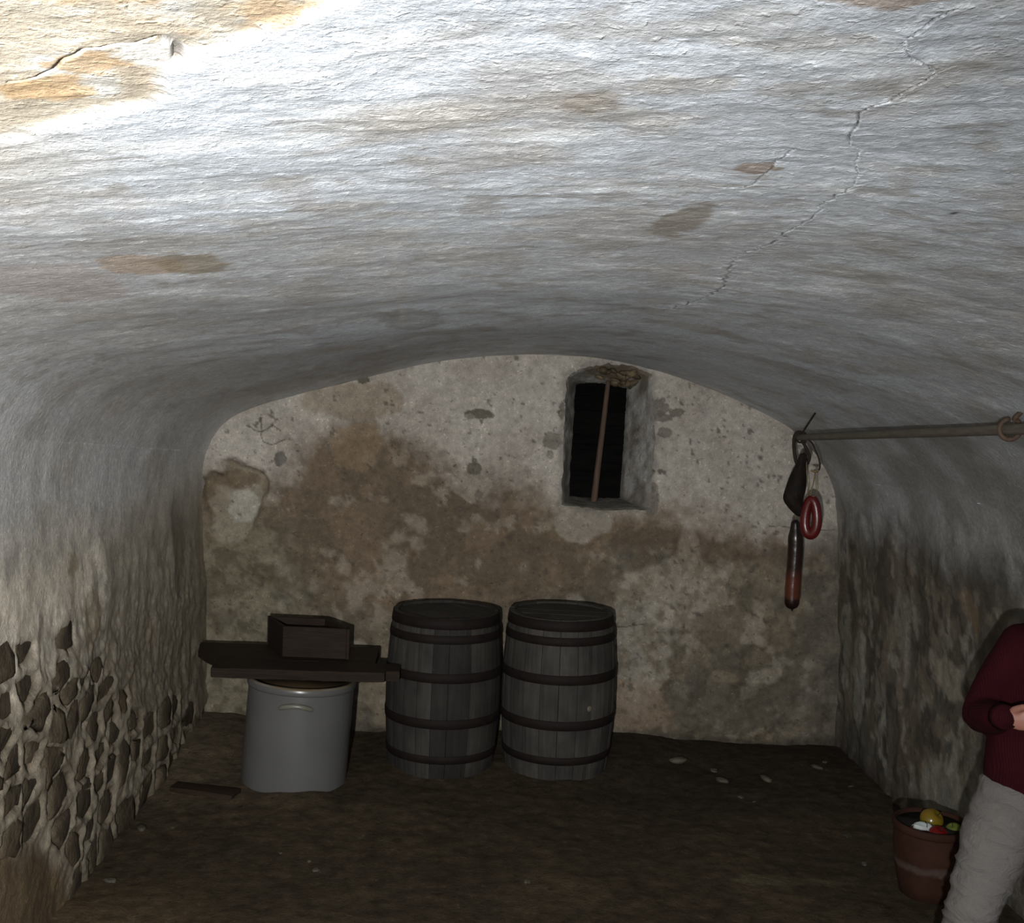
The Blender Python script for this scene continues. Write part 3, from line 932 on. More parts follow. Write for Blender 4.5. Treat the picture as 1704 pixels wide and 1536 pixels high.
def build_window():
    o1 = dens(OUT, 10)
    i1 = dens(INN, 10)
    rr = random.Random(9)
    K = 9
    P, faces = [], []
    n = len(o1)
    for k_ in range(K + 1):
        t = k_ / K
        for a, b in zip(o1, i1):
            x = a[0] + (b[0] - a[0]) * t
            z = a[1] + (b[1] - a[1]) * t
            if k_ == 0:                       # tuck the lip behind the plaster edge
                cx, cz = .9, 1.83
                x += .020 * np.sign(x - cx); z += .014 * np.sign(z - cz)
            P.append((x + rr.uniform(-.004, .004), Y_BACK + .004 + REV * t, z + rr.uniform(-.004, .004)))
    # run on past the shutter so the slot is deep
    for a in i1:
        P.append((a[0], Y_BACK + REV + .14, a[1]))
    for k_ in range(K + 1):
        for j in range(n):
            faces.append([k_ * n + j, k_ * n + (j + 1) % n, (k_ + 1) * n + (j + 1) % n, (k_ + 1) * n + j])
    P = np.array(P)
    n3 = fbm(P, 14, 4, 160)
    col = mix((.40, .39, .365), (.27, .255, .23), ss(.4, .6, n3))
    col = mix(col, (.16, .12, .075), ss(2.16, 2.22, P[:, 2] + (n3 - .5) * .1) * ss(.70, .80, P[:, 0]) * .8)
    col = mix(col, (.13, .12, .09), ss(1.50, 1.42, P[:, 2] + (n3 - .5) * .06) * .7)
    col = mix(col, (.12, .105, .085), ss(.55, .65, fbm(P, 10, 3, 161)) * .7)
    w = surface('window_1', P, faces, col, M['plaster'])
    tag(w, 'narrow cellar window in a deep splayed opening, black inside', 'window', kind='structure')
    # black boards close the slot
    z = 1.42
    for i, h in enumerate((.19, .17, .21, .19)):
        bm = bmesh.new()
        box(bm, (.64, Y_BACK + REV + .08, z + .003), (1.10, Y_BACK + REV + .105, z + h - .003), .003)
        obj_bm('shutter_board', bm, M['shutter'], w, False)
        z += h
    bm = bmesh.new()
    box(bm, (.60, Y_BACK + REV + .106, 1.36), (1.15, Y_BACK + REV + .13, 2.26), .003)
    obj_bm('gap_light_block', bm, M['shutter'], w, False)  # panel added behind the boards to stop light leaking through the gaps
    # leaning wooden bar
    bm = bmesh.new()
    tube(bm, [(.852, Y_BACK + .215, 1.425), (.865, Y_BACK + .213, 1.62), (.888, Y_BACK + .213, 1.9), (.908, Y_BACK + .215, 2.17)], [.021, .019, .017, .015], 10)
    tag(obj_bm('window_bar', bm, M['window_bar'], w), 'slim brown upright bar')
    # crumbled lintel
    r = random.Random(21)
    for i in range(22):
        bm = bmesh.new()
        bmesh.ops.create_icosphere(bm, subdivisions=2, radius=1)
        s = Vector((r.uniform(.018, .042), r.uniform(.03, .05), r.uniform(.012, .024)))
        q = r.uniform(0, 9)
        for v in bm.verts:
            f = 1 + .35 * (fbm(np.array([v.co[:]]), 1.4, 2, 170 + i)[0] - .5) * 2
            v.co = Vector((v.co.x * s.x, v.co.y * s.y, v.co.z * s.z)) * f
        t = r.uniform(0, 1)
        x = .83 + .24 * r.random()
        yy = Y_BACK + .02 + .2 * t
        top = 2.262 - .10 * t - .06 * abs(x - .93)
        bmesh.ops.rotate(bm, verts=bm.verts, cent=(0, 0, 0), matrix=Matrix.Rotation(r.uniform(-.5, .5), 3, 'Y'))
        bmesh.ops.translate(bm, verts=bm.verts, vec=(x, yy, top - r.uniform(0, .02)))
        obj_bm('lintel_stone', bm, M['lintel'], w, True)
    return w
build_window()

# ---------------------------- end behind the viewer, with the entrance left open
def build_front():
    y = -1.6
    top = CURVE[(CURVE[:, 1] > 1.2)]
    pts = [(-1.75, -.05), (-1.75, 2.6), (2.65, 2.6), (2.65, -.05)]
    door = [(.85, -.05), (.85, 2.0), (-.55, 2.0), (-.55, -.05)]
    V = [(x, y, z) for x, z in pts] + [(x, y, z) for x, z in door]
    F = [(0, 1, 6, 7), (1, 2, 5, 6), (2, 3, 4, 5)]
    P = np.array(V, float)
    o = surface('wall_front', P, [list(f) for f in F], np.full((8, 3), .35), M['plaster'])
    tag(o, 'entrance wall behind the viewer with an open doorway', 'wall', kind='structure')
build_front()

# ---------------------------- earth floor
def floor_z(x, y):
    x = np.asarray(x, float); y = np.asarray(y, float)
    P = np.stack([x, y, 0 * x], 1)
    h = (fbm(P, 1.1, 3, 181) - .5) * .05 + (fbm(P, 5, 3, 182) - .5) * .018 + (fbm(P, 18, 3, 185) - .5) * .007
    h += mound_h(x, y) * (.85 + .3 * fbm(P, 6, 3, 183))
    h += .11 * ss(5.2, 6.3, y) * ss(-.75, -1.4, x)          # bank in the far left corner
    h += .035 * ss(5.5, 6.0, y) * ss(-.5, -.2, x) * ss(1.5, 1.0, x)
    h += .022 * ss(.16, .05, np.hypot((x + .74) * .7, y - 5.33))
    return h
def fz(x, y):
    return float(floor_z([x], [y])[0])

def build_floor():
    xs = np.arange(-1.75, 2.65, .03)
    ys = np.concatenate([np.arange(-1.8, 3.0, .2), np.arange(3.0, 6.62, .03)])
    uv, faces = refined_grid(xs, ys, [lambda m: m[:, 1] > 3.2])
    P = np.stack([uv[:, 0], uv[:, 1], floor_z(uv[:, 0], uv[:, 1])], 1)
    n1 = fbm(P, 1.2, 4, 191)
    n2 = fbm(P, 6, 4, 192)
    col = mix((.062, .046, .028), (.046, .034, .021), ss(.4, .6, n1))
    col = mix(col, (.045, .034, .022), ss(.55, .68, n2) * .6)
    col = mix(col, (.125, .098, .066), ss(-.6, -1.35, P[:, 0] + (n2 - .5) * .4) * ss(4.8, 5.9, P[:, 1]) * .75)
    col = mix(col, (.105, .075, .042), ss(4.6, 3.9, P[:, 1]) * ss(-.6, -1.4, P[:, 0]) * .8)
    col = mix(col, (.105, .088, .052), blob(uv, (1.52, 4.50), (.26, .05), 193, .6, 8) * .6)
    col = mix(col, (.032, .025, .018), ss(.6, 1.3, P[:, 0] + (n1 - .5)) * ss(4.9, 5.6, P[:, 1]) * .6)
    o = surface('floor', P, faces, col, M['earth'], flip=True)
    return tag(o, 'bare dark brown earth floor', 'floor', kind='structure')
build_floor()

# ================================================================== things
# ---------------------------- crock
def build_crock():
    c = empty('stoneware_crock', (-.800, 5.62, -.045), (math.radians(-1.5), math.radians(2.9), 0))
    tag(c, 'tall grey-white glazed stoneware crock standing under the boards', 'crock')
    bm = bmesh.new()
    prof = [(.255, 0), (.268, .006), (.272, .03), (.272, .3), (.271, .52), (.270, .555)]
    lathe(bm, prof, 72, False)
    bmesh.ops.contextual_create(bm, geom=[v for v in bm.verts if v.co.z < .001])
    obj_bm('body', bm, M['glaze'], c)
    bm = bmesh.new()
    lathe(bm, [(.268, .546), (.276, .549), (.280, .556), (.280, .572), (.277, .581)], 72, False)
    obj_bm('rim', bm, M['glaze'], c)
    bm = bmesh.new()
    lathe(bm, [(.277, .581), (.274, .586), (.268, .589), (.256, .588), (.250, .580), (.248, .56)], 72, False)
    tag(obj_bm('rim_edge', bm, M['rim_glaze'], c), 'tan worn rim edge')
    bm = bmesh.new()
    lathe(bm, [(.249, .565), (.248, .3), (.246, .03), (.02, .025)], 48, True)
    bmesh.ops.reverse_faces(bm, faces=bm.faces)
    obj_bm('inside', bm, M['crock_inside'], c)
    for a0 in (-90 + 3, 90 + 3):
        bm = bmesh.new()
        pts = []
        for i in range(13):
            t = i / 12 * 2 - 1
            a = math.radians(a0 + t * 17)
            r = .268 + .022 * (1 - t ** 4)
            pts.append((r * math.cos(a), r * math.sin(a), .486 + .020 * (1 - t * t)))
        tube(bm, pts, [(.012, .010)] * 13, 10)
        tag(obj_bm('handle', bm, M['handle_glaze'], c), 'small moulded lug handle')
build_crock()

# ---------------------------- boards and box
def rough_board(name, outline, z0, z1, mat, seed, bevel=.004):
    bm = bmesh.new()
    r = random.Random(seed)
    pts = []
    for a, b in zip(outline, outline[1:] + outline[:1]):
        n = max(1, int(math.dist(a, b) / .05))
        for i in range(n):
            t = i / n
            j = .003 if i else 0
            pts.append((a[0] + (b[0] - a[0]) * t, a[1] + (b[1] - a[1]) * t + r.uniform(-j, j)))
    lo = [bm.verts.new((x, y, z0 + r.uniform(-.002, .002))) for x, y in pts]
    hi = [bm.verts.new((x, y, z1 + r.uniform(-.002, .002))) for x, y in pts]
    n = len(pts)
    for i in range(n):
        bm.faces.new((lo[i], lo[(i + 1) % n], hi[(i + 1) % n], hi[i]))
    tb = [bm.faces.new(lo[::-1]), bm.faces.new(hi)]
    es = list({e for f in tb for e in f.edges})
    bmesh.ops.bevel(bm, geom=es, offset=bevel, segments=2, affect='EDGES')
    bmesh.ops.recalc_face_normals(bm, faces=bm.faces)
    return obj_bm(name, bm, mat, None, False)
ZB = .560
b = rough_board('wooden_board', [(-1.215, 5.50), (-.335, 5.495), (-.33, 5.53), (-.26, 5.53), (-.262, 5.70), (-1.24, 5.72)], ZB, ZB + .050, M['wood_dark'], 1)
tag(b, 'front dark board on the crock, its end reaching towards the left barrel', 'board', 'boards laid over the crock')
b = rough_board('wooden_board', [(-1.25, 5.735), (-.40, 5.715), (-.405, 6.09), (-1.41, 6.11), (-1.38, 5.93)], ZB - .002, ZB + .042, M['wood_dark'], 2)
tag(b, 'rear dark board across the crock with the box resting on it', 'board', 'boards laid over the crock')

def build_box():
    zb, zt = ZB + .044, ZB + .044 + .165
    TL, TR, FR, FL = [Vector((x, y)) for x, y in ((-1.035, 6.085), (-.700, 6.055), (-.545, 5.785), (-.905, 5.810))]
    e = empty('wooden_box', (-.80, 5.93, zb))
    tag(e, 'open-topped dark wooden box sitting on the boards', 'box')
    cen = Vector((-.80, 5.93))
    th = .016
    def inward(p, q):
        d = (q - p).normalized()
        nn = Vector((-d.y, d.x))
        return nn if nn.dot(cen - p) > 0 else -nn
    for p, q, tall in ((FL, FR, 0), (FR, TR, 0), (TR, TL, 0), (TL, FL, 0)):
        nn = inward(p, q)
        bm = bmesh.new()
        d = (q - p).normalized()
        p2, q2 = p + nn * th + d * .004, q + nn * th - d * .004
        vs8 = []
        for zq in (0, zt - zb):
            for a in (p, q, q2, p2):
                vs8.append(bm.verts.new((a.x - cen.x, a.y - cen.y, zq)))
        for f in ((0, 3, 2, 1), (4, 5, 6, 7), (0, 1, 5, 4), (1, 2, 6, 5), (2, 3, 7, 6), (3, 0, 4, 7)):
            bm.faces.new([vs8[i] for i in f])
        bmesh.ops.bevel(bm, geom=list(bm.edges), offset=.002, segments=1, affect='EDGES')
        bmesh.ops.recalc_face_normals(bm, faces=bm.faces)
        obj_bm('side_panel', bm, M['wood_box'], e, False)
    bm = bmesh.new()
    ins = [p + (cen - p) * .03 for p in (FL, FR, TR, TL)]
    lo = [bm.verts.new((a.x - cen.x, a.y - cen.y, .001)) for a in ins]
    hi = [bm.verts.new((a.x - cen.x, a.y - cen.y, .015)) for a in ins]
    bm.faces.new(lo[::-1]); bm.faces.new(hi)
    for i in range(4):
        bm.faces.new((lo[i], lo[(i + 1) % 4], hi[(i + 1) % 4], hi[i]))
    obj_bm('bottom', bm, M['wood_box'], e, False)
    # nail heads on the front left corner
    for dz in (.05, .12):
        bm = bmesh.new()
        bmesh.ops.create_uvsphere(bm, u_segments=8, v_segments=6, radius=.006)
        bmesh.ops.scale(bm, vec=(1, .5, 1), verts=bm.verts)
        p = FL + (FR - FL) * .07
        bmesh.ops.translate(bm, verts=bm.verts, vec=(p.x - cen.x, p.y - cen.y - .001, dz))
        obj_bm('nail', bm, M['iron'], e)
build_box()

# ---------------------------- barrels
def build_barrel(loc, H, r_end, r_mid, rot, label, tones, hoops, seed, tilt=(0, 0)):
    e = empty('wooden_barrel', loc, (tilt[0], tilt[1], rot))
    tag(e, label, 'barrel', 'two barrels against the end wall')
    r = random.Random(seed)
    NS = 20
    def rad(z):
        t = (z / H - .5) * 2
        return r_mid - (r_mid - r_end) * abs(t) ** 1.9
    edges = [0]
    for i in range(NS):
        edges.append(edges[-1] + r.uniform(.75, 1.25))
    edges = [x / edges[-1] * 2 * math.pi for x in edges]
    ZN = 13
    for i in range(NS):
        a0, a1 = edges[i] + .004, edges[i + 1] - .004
        bm = bmesh.new()
        rings = []
        off = r.uniform(-.0015, .0015)
        for k_ in range(ZN):
            z = H * k_ / (ZN - 1) + (r.uniform(-.002, .002) if k_ in (0, ZN - 1) else 0)
            R1 = rad(z) + off
            R0 = R1 - .024
            ring = []
            for s in range(5):
                a = a0 + (a1 - a0) * s / 4
                rr = R1 - (.0025 if s in (0, 4) else 0)
                ring.append(Vector((rr * math.cos(a), rr * math.sin(a), z)))
            ring.append(Vector((R0 * math.cos(a1), R0 * math.sin(a1), z)))
            ring.append(Vector((R0 * math.cos(a0), R0 * math.sin(a0), z)))
            rings.append(ring)
        ring_loft(bm, rings, True)
        bmesh.ops.recalc_face_normals(bm, faces=bm.faces)
        o = obj_bm('stave', bm, M['stave'], e, False)
        am = math.degrees((a0 + a1) / 2) + math.degrees(rot)
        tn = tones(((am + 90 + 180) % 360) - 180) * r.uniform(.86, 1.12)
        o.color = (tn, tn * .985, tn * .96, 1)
    for z0, z1 in hoops:
        bm = bmesh.new()
        t = .0035
        zc = (z0 + z1) / 2
        pr = [(rad(z0) + .001, z0), (rad(z0) + t, z0 + .001), (rad(zc) + t + .001, zc), (rad(z1) + t, z1 - .001), (rad(z1) + .001, z1)]
        lathe(bm, pr, 56, False)
        obj_bm('hoop', bm, M['hoop'], e)
    # head boards set below the chime
    hz = H - .013
    rr = rad(hz) - .016
    cuts = [-1, -.62, -.22, .2, .6, 1]
    for a, b_ in zip(cuts[:-1], cuts[1:]):
        bm = bmesh.new()
        pts = []
        x0, x1 = a * rr + .0015, b_ * rr - .0015
        for i in range(9):
            x = x0 + (x1 - x0) * i / 8
            pts.append((x, -math.sqrt(max(0, rr * rr - x * x))))
        for i in range(9):
            x = x1 + (x0 - x1) * i / 8
            pts.append((x, math.sqrt(max(0, rr * rr - x * x))))
        q = []
        for p in pts:
            if not q or math.dist(p, q[-1]) > 1e-5:
                q.append(p)
        if math.dist(q[0], q[-1]) < 1e-5: q.pop()
        dz = r.uniform(-.002, .002)
        ca, sa = math.cos(.35), math.sin(.35)
        hi = [Vector((x * ca - y * sa, x * sa + y * ca, hz + dz)) for x, y in q]
        lo = [v - Vector((0, 0, .018)) for v in hi]
        ring_loft(bm, [lo, hi], True)
        bmesh.ops.recalc_face_normals(bm, faces=bm.faces)
        o = obj_bm('head_board', bm, M['stave'], e, False)
        tn = r.uniform(.75, 1.05)
        o.color = (tn, tn * .97, tn * .93, 1)
    return e
HOOPS = [(.812, .868), (.736, .782), (.530, .582), (.284, .336), (.092, .136)]
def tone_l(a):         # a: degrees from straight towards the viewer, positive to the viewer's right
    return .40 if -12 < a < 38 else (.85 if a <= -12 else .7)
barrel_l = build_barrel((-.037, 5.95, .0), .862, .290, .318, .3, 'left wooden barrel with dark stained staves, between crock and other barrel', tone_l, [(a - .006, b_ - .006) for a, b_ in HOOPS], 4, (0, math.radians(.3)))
barrel_r = build_barrel((.607, 5.95, .005), .872, .286, .317, 1.1, 'right wooden barrel, grey staves with red-brown hoops, under the window', lambda a: 1.0, HOOPS, 8, (0, math.radians(-.4)))
bm = bmesh.new()
bmesh.ops.create_uvsphere(bm, u_segments=12, v_segments=8, radius=.016)
bmesh.ops.scale(bm, vec=(1, .4, 1), verts=bm.verts)
bg_ = obj_bm('bung', bm, M['rod'], barrel_r)
aa = math.radians(-63) - 1.1
bg_.location = (.3175 * math.cos(aa), .3175 * math.sin(aa), .40)
bg_.rotation_euler = (0, 0, aa + math.pi / 2)

# ---------------------------- rod and what hangs from it
def rod_at(y):
    t = (5.45 - y) / (5.45 - 3.28)
    return Vector((1.736 + .015 * t, y, 1.898 + .094 * t))
bm = bmesh.new()
tube(bm, [rod_at(5.47), rod_at(4.8), rod_at(4.0), rod_at(3.3), rod_at(2.45)], [.0165, .0175, .018, .018, .018], 16)
tag(obj_bm('hanging_rod', bm, M['rod']), 'long grey-brown rod hung level under the vault beside the right wall', 'rod')

def hanger(y, top, label, mat, rr=.026, wire=.0055):
    c = rod_at(y)
    bm = bmesh.new()
    pts = []
    for i in range(25):
        a = 2 * math.pi * i / 24 * .94 + math.pi / 2 + .2
        pts.append((c.x + rr * math.cos(a), c.y + .010 * math.sin(a * .5), c.z + rr * math.sin(a)))
    pts += [(c.x + (top[0] - c.x) * t + .006, c.y + (top[1] - c.y) * t, c.z + rr + (top[2] - c.z - rr) * t) for t in (.1, .4, .75, 1.0)]
    tube(bm, pts, wire, 8)
    return tag(obj_bm('wire_hanger', bm, mat), label, 'hook', 'wire hangers holding the rod')
hanger(5.42, (1.815, 5.46, 2.035), 'dark wire hanger at the far end of the rod above the meat', M['iron'])
hanger(3.36, (1.775, 3.26, 2.10), 'thick rust-brown wire loop round the near end of the rod', M['window_bar'], .032, .008)

# S hook over the rod's end
bm = bmesh.new()
c = rod_at(5.44)
pts = spline([(c.x + .045, 5.43, 1.770), (c.x + .052, 5.43, 1.80), (c.x + .040, 5.435, 1.835), (c.x + .012, 5.44, 1.885), (c.x + .002, 5.44, 1.922), (c.x - .020, 5.44, 1.918), (c.x - .030, 5.44, 1.885),
              (c.x - .026, 5.435, 1.82), (c.x - .014, 5.43, 1.77), (c.x + .002, 5.425, 1.755), (c.x + .014, 5.42, 1.775)], 5)
tube(bm, pts, .009, 8)
tag(obj_bm('meat_hook', bm, M['iron']), 'thick dark iron hook over the rod end carrying the smoked meat', 'hook')

# smoked meat: tapering leathery piece
def build_meat():
    e = empty('smoked_meat', (1.735, 5.415, 1.81))
    prof = [(1.822, 1.752, .016, .012), (1.80, 1.750, .024, .018), (1.76, 1.745, .030, .024), (1.72, 1.730, .038, .034), (1.68, 1.722, .045, .042), (1.64, 1.715, .050, .046),
            (1.60, 1.708, .052, .048), (1.575, 1.710, .050, .046), (1.545, 1.724, .044, .042), (1.515, 1.742, .034, .034), (1.492, 1.758, .018, .018)]
    bm = bmesh.new()
    rings = []
    for i, (z, x, a, b_) in enumerate(prof):
        ring = []
        for j in range(24):
            t = 2 * math.pi * j / 24
            k_ = 1 + .34 * (fbm(np.array([[math.cos(t), math.sin(t), z * 9]]), 1.5, 3, 201)[0] - .5) * 2
            if i in (6, 7) and math.cos(t) < -.5: k_ += .16
            ring.append(Vector((x + a * k_ * math.cos(t) - 1.735, b_ * k_ * math.sin(t), z - 1.81)))
        rings.append(ring)
    ring_loft(bm, rings[::-1], True)
    bmesh.ops.recalc_face_normals(bm, faces=bm.faces)
    o = obj_bm('meat_body', bm, M['meat'], e)
    s = o.modifiers.new('sub', 'SUBSURF'); s.levels = 1; s.render_levels = 1
    bm = bmesh.new()
    tube(bm, spline([(.030, -.012, -.03), (.028, -.03, -.09), (.034, -.045, -.16), (.030, -.047, -.22)], 5), .0022, 6)
    tag(obj_bm('cord', bm, M['string'], e), 'thin yellowish string')
    tag(e, 'blackened lump of smoked meat hanging from the rod end', 'meat')
build_meat()

# thin wire and string with the ring sausage
bm = bmesh.new()
c = rod_at(5.40)
tube(bm, spline([(c.x + .016, 5.40, c.z - .028), (c.x + .022, 5.40, c.z + .004), (c.x + .010, 5.40, c.z + .024), (c.x - .012, 5.40, c.z + .022), (c.x + .045, 5.39, 1.875), (1.800, 5.385, 1.84), (1.818, 5.38, 1.80), (1.826, 5.375, 1.755), (1.815, 5.375, 1.730), (1.80, 5.375, 1.737)], 5), .0042, 8)
tag(obj_bm('wire_hook', bm, M['iron']), 'thin bent wire hook holding the red ring sausage by its string', 'hook')

def build_ring_sausage():
    e = empty('ring_sausage', (1.785, 5.345, 1.50))
    tag(e, 'shiny red sausage bent into a narrow ring', 'sausage', 'sausages on the rod')
    bm = bmesh.new()
    pts, rad = [], []
    ca, sa = math.cos(.62), math.sin(.62)
    for i in range(36):
        a = 2 * math.pi * i / 36
        x = .033 * math.sin(a) * (1 - .2 * math.cos(a))
        z = .088 * math.cos(a)
        pts.append((x * ca * .9 + .08 * z * 0, -x * sa, z))
        rad.append(.0255)
    tube(bm, pts, rad, 14, close=True)
    bmesh.ops.recalc_face_normals(bm, faces=bm.faces)
    obj_bm('ring_body', bm, M['ring_sausage'], e)
    bm = bmesh.new()
    tube(bm, [(.012, .002, .232), (.016, .0, .17), (.020, -.004, .112), (.0, -.02, .108), (-.014, -.004, .112), (.002, .0, .17), (.008, .002, .232)], .0022, 6)
    obj_bm('string', bm, M['string'], e)
    bm = bmesh.new()
    tube(bm, [(-.012, .0, .236), (.004, .0, .232), (.024, .0, .236)], [.004, .007, .004], 8)
    obj_bm('knot', bm, M['string'], e)
build_ring_sausage()

def build_long_sausage():
    e = empty('long_sausage', (1.742, 5.46, 1.465))
    tag(e, 'long straight dark brown sausage hanging below the ring sausage', 'sausage', 'sausages on the rod')
    bm = bmesh.new()
    pts, rad = [], []
    for i in range(20):
        t = i / 19
        pts.append((.002 + .006 * t + .004 * math.sin(t * 5), 0, -t * .405 - .012))
        rad.append(.0385 * (.62 + .38 * ss(0, .18, np.array([t]))[0]) * (1 + .02 * math.sin(t * 40)))
    tube(bm, pts, rad, 18)
    obj_bm('sausage_body', bm, M['sausage'], e)
    bm = bmesh.new()
    tube(bm, [(.008, 0, -.445), (.008, 0, -.462)], [.009, .004], 8)
    obj_bm('tied_end', bm, M['meat'], e)
    bm = bmesh.new()
    tube(bm, [(.002, 0, -.0), (.004, -.01, .15), (.004, -.033, .288)], .0022, 6)
    obj_bm('string', bm, M['string'], e)
build_long_sausage()

# ---------------------------- terracotta pot of apples
def build_pot():
    x0, y0 = 2.070, 4.42
    z0 = fz(x0, y0) - .004
    e = empty('terracotta_pot', (x0, y0, z0))
    tag(e, 'worn terracotta pot holding apples beside the person by the right wall', 'pot')
    H = .318
    bm = bmesh.new()
    lathe(bm, [(.108, 0), (.116, .004), (.128, .05), (.143, .12), (.152, .19), (.154, .25), (.153, .285)], 56, False)
    bmesh.ops.contextual_create(bm, geom=[v for v in bm.verts if v.co.z < .001])
    obj_bm('body', bm, M['terracotta'], e)
    bm = bmesh.new()
    lathe(bm, [(.152, .280), (.158, .284), (.161, .292), (.161, .308), (.157, .316), (.150, .317), (.145, .310), (.144, .285)], 56, False)
    obj_bm('rim', bm, M['terracotta'], e)
    bm = bmesh.new()
    lathe(bm, [(.145, .30), (.143, .25), (.140, .2), (.02, .16)], 40, True)
    bmesh.ops.reverse_faces(bm, faces=bm.faces)
    obj_bm('inside', bm, M['clay_dark'], e)
    return Vector((x0, y0, z0))
POT = build_pot()

def apple(dx, dy, z, r, mat, label, seed, rot=(0, 0, 0)):
    e = empty('apple', (POT.x + dx, POT.y + dy, POT.z + z), rot)
    tag(e, label, 'apple', 'fruit in the terracotta pot')
    bm = bmesh.new()
    prof = []
    for i in range(25):
        t = math.pi * i / 24
        rr = r * math.sin(t) * (1.0 + .08 * math.cos(t))
        zz_ = -r * .92 * math.cos(t) + .16 * r * math.exp(-((math.pi - t) / .35) ** 2) * -1.4 + .10 * r * math.exp(-(t / .3) ** 2)
        prof.append((max(rr, .0006), zz_))
    lathe(bm, prof, 28, True)
    obj_bm('flesh', bm, mat, e)
    bm = bmesh.new()
    tube(bm, [(0, 0, r * .68), (.002, .001, r * .88), (.005, .002, r * 1.05)], [.0022, .0018, .0024], 6)
    obj_bm('stem', bm, M['iron'], e)
apple(-.008, -.075, .280, .047, M['apple_red'], 'deep red apple at the front of the pot', 1, (.3, .2, 0))
apple(.012, .030, .310, .050, M['apple_mixed'], 'yellow and green apple at the back of the pot', 2, (.5, .5, 0))
apple(.082, -.030, .283, .040, M['apple_green'], 'small pale green apple at the right in the pot', 3, (.2, -.4, 0))
apple(-.090, -.040, .266, .043, M['apple_red'], 'dull red apple under the white paper in the pot', 4, (.1, .4, 0))
# scrap of white paper
bm = bmesh.new()
nn = 8
G = [[None] * nn for _ in range(nn)]
for i in range(nn):
    for j in range(nn):
        u, v = i / (nn - 1) * 2 - 1, j / (nn - 1) * 2 - 1
        w_ = (1 - .75 * max(0, -u) ** 1.5)
        G[i][j] = bm.verts.new((u * .042, v * .030 * w_, .010 * (1 - u * u * .6) - .018 * v * v + .004 * math.sin(3 * u + 5 * v)))
for i in range(nn - 1):
    for j in range(nn - 1):
        bm.faces.new((G[i][j], G[i + 1][j], G[i + 1][j + 1], G[i][j + 1]))
bmesh.ops.solidify(bm, geom=list(bm.faces), thickness=.0012)
pp = empty('paper_scrap', (POT.x - .066, POT.y - .050, POT.z + .316), (.25, .05, .1))
obj_bm('sheet', bm, M['paper'], pp)
bm = bmesh.new()
tube(bm, [(.010, -.020, .0055), (.016, -.006, .0125), (.012, .004, .013)], .0016, 6)
obj_bm('dark_mark', bm, M['shutter'], pp)
tag(pp, 'small curled scrap of bright white paper lying on the apples', 'paper')

# ---------------------------- slab of wood on the floor, stone chips
def build_slab():
    x, y = -1.20, 5.37
    bm = bmesh.new()
    box(bm, (-.17, -.055, 0), (.17, .055, .03), .006)
    for v in bm.verts:
        if v.co.x < -.1: v.co.y *= .75
        v.co.z += .006 * math.sin(v.co.x * 21)
    o = obj_bm('wood_offcut', bm, M['wood_dark'])
    z = max(fz(x + a, y + b_) for a in (-.15, 0, .15) for b_ in (-.05, .05)) - .012
    o.location = (x, y, z)
    o.rotation_euler = (0, 0, math.radians(-14))
    tag(o, 'short dark flat piece of wood on the dirt left of the crock', 'wood piece')
build_slab()

CHIPS = [(-1.383, 4.926, .035, 'oval pale stone on the floor at the foot of the left wall'),
         (-1.248, 4.947, .012, 'tiny pale chip just right of the oval stone by the left wall'),
         (-1.36, 4.394, .024, 'pale stone chip lying nearest the viewer below the left wall'),
         (-.538, 4.522, .017, 'pale splinter of stone on bare floor in front of the crock'),
         (-.577, 4.605, .011, 'tiny chip just behind the pale splinter before the crock'),
         (-.709, 4.667, .009, 'tiniest light speck of stone on the floor before the crock'),
         (.36, 4.461, .018, 'small pale chip alone on the floor in front of the barrels'),
         (1.325, 6.062, .045, 'dull grey stone near the end wall, right of the barrels'),
         (1.511, 5.962, .026, 'small buff stone on the dark dirt along the end wall'),
         (1.514, 5.775, .040, 'flat grey stone in front of the small buff stone'),
         (1.760, 5.793, .046, 'broad knobbly pale stone midway between barrels and right corner'),
         (2.110, 5.984, .034, 'pale stone near the right rear corner of the floor'),
         (2.19, 6.085, .022, 'thin pale chip right in the right rear corner'),
         (1.545, 5.513, .015, 'small chip, left one of a pair on the open dirt'),
         (1.603, 5.456, .012, 'small chip, right one of a pair on the open dirt'),
         (2.20, 5.69, .015, 'small pale chip at the foot of the right wall'),
         (1.93, 5.005, .024, 'pale flake of stone on the floor behind the terracotta pot'),
         (1.90, 4.70, .016, 'small pale flake close to the left side of the terracotta pot')]
def build_chips():
    for i, (x, y, s, lab) in enumerate(CHIPS):
        r = random.Random(300 + i)
        bm = bmesh.new()
        bmesh.ops.create_icosphere(bm, subdivisions=2, radius=1)
        sx, sy, sz = s * r.uniform(.9, 1.25), s * r.uniform(.6, .9), s * r.uniform(.35, .55)
        for v in bm.verts:
            f = 1 + .55 * (fbm(np.array([v.co[:]]), 1.3, 2, 310 + i)[0] - .5) * 2
            v.co = Vector((v.co.x * sx, v.co.y * sy, v.co.z * sz)) * f
        o = obj_bm('stone_chip', bm, M['pebble'], None, s > .03)
        o.location = (x, y, fz(x, y) + sz * .25)
        o.rotation_euler = (0, 0, r.uniform(0, 6))
        tag(o, lab, 'stone', 'stone chips on the floor')
build_chips()

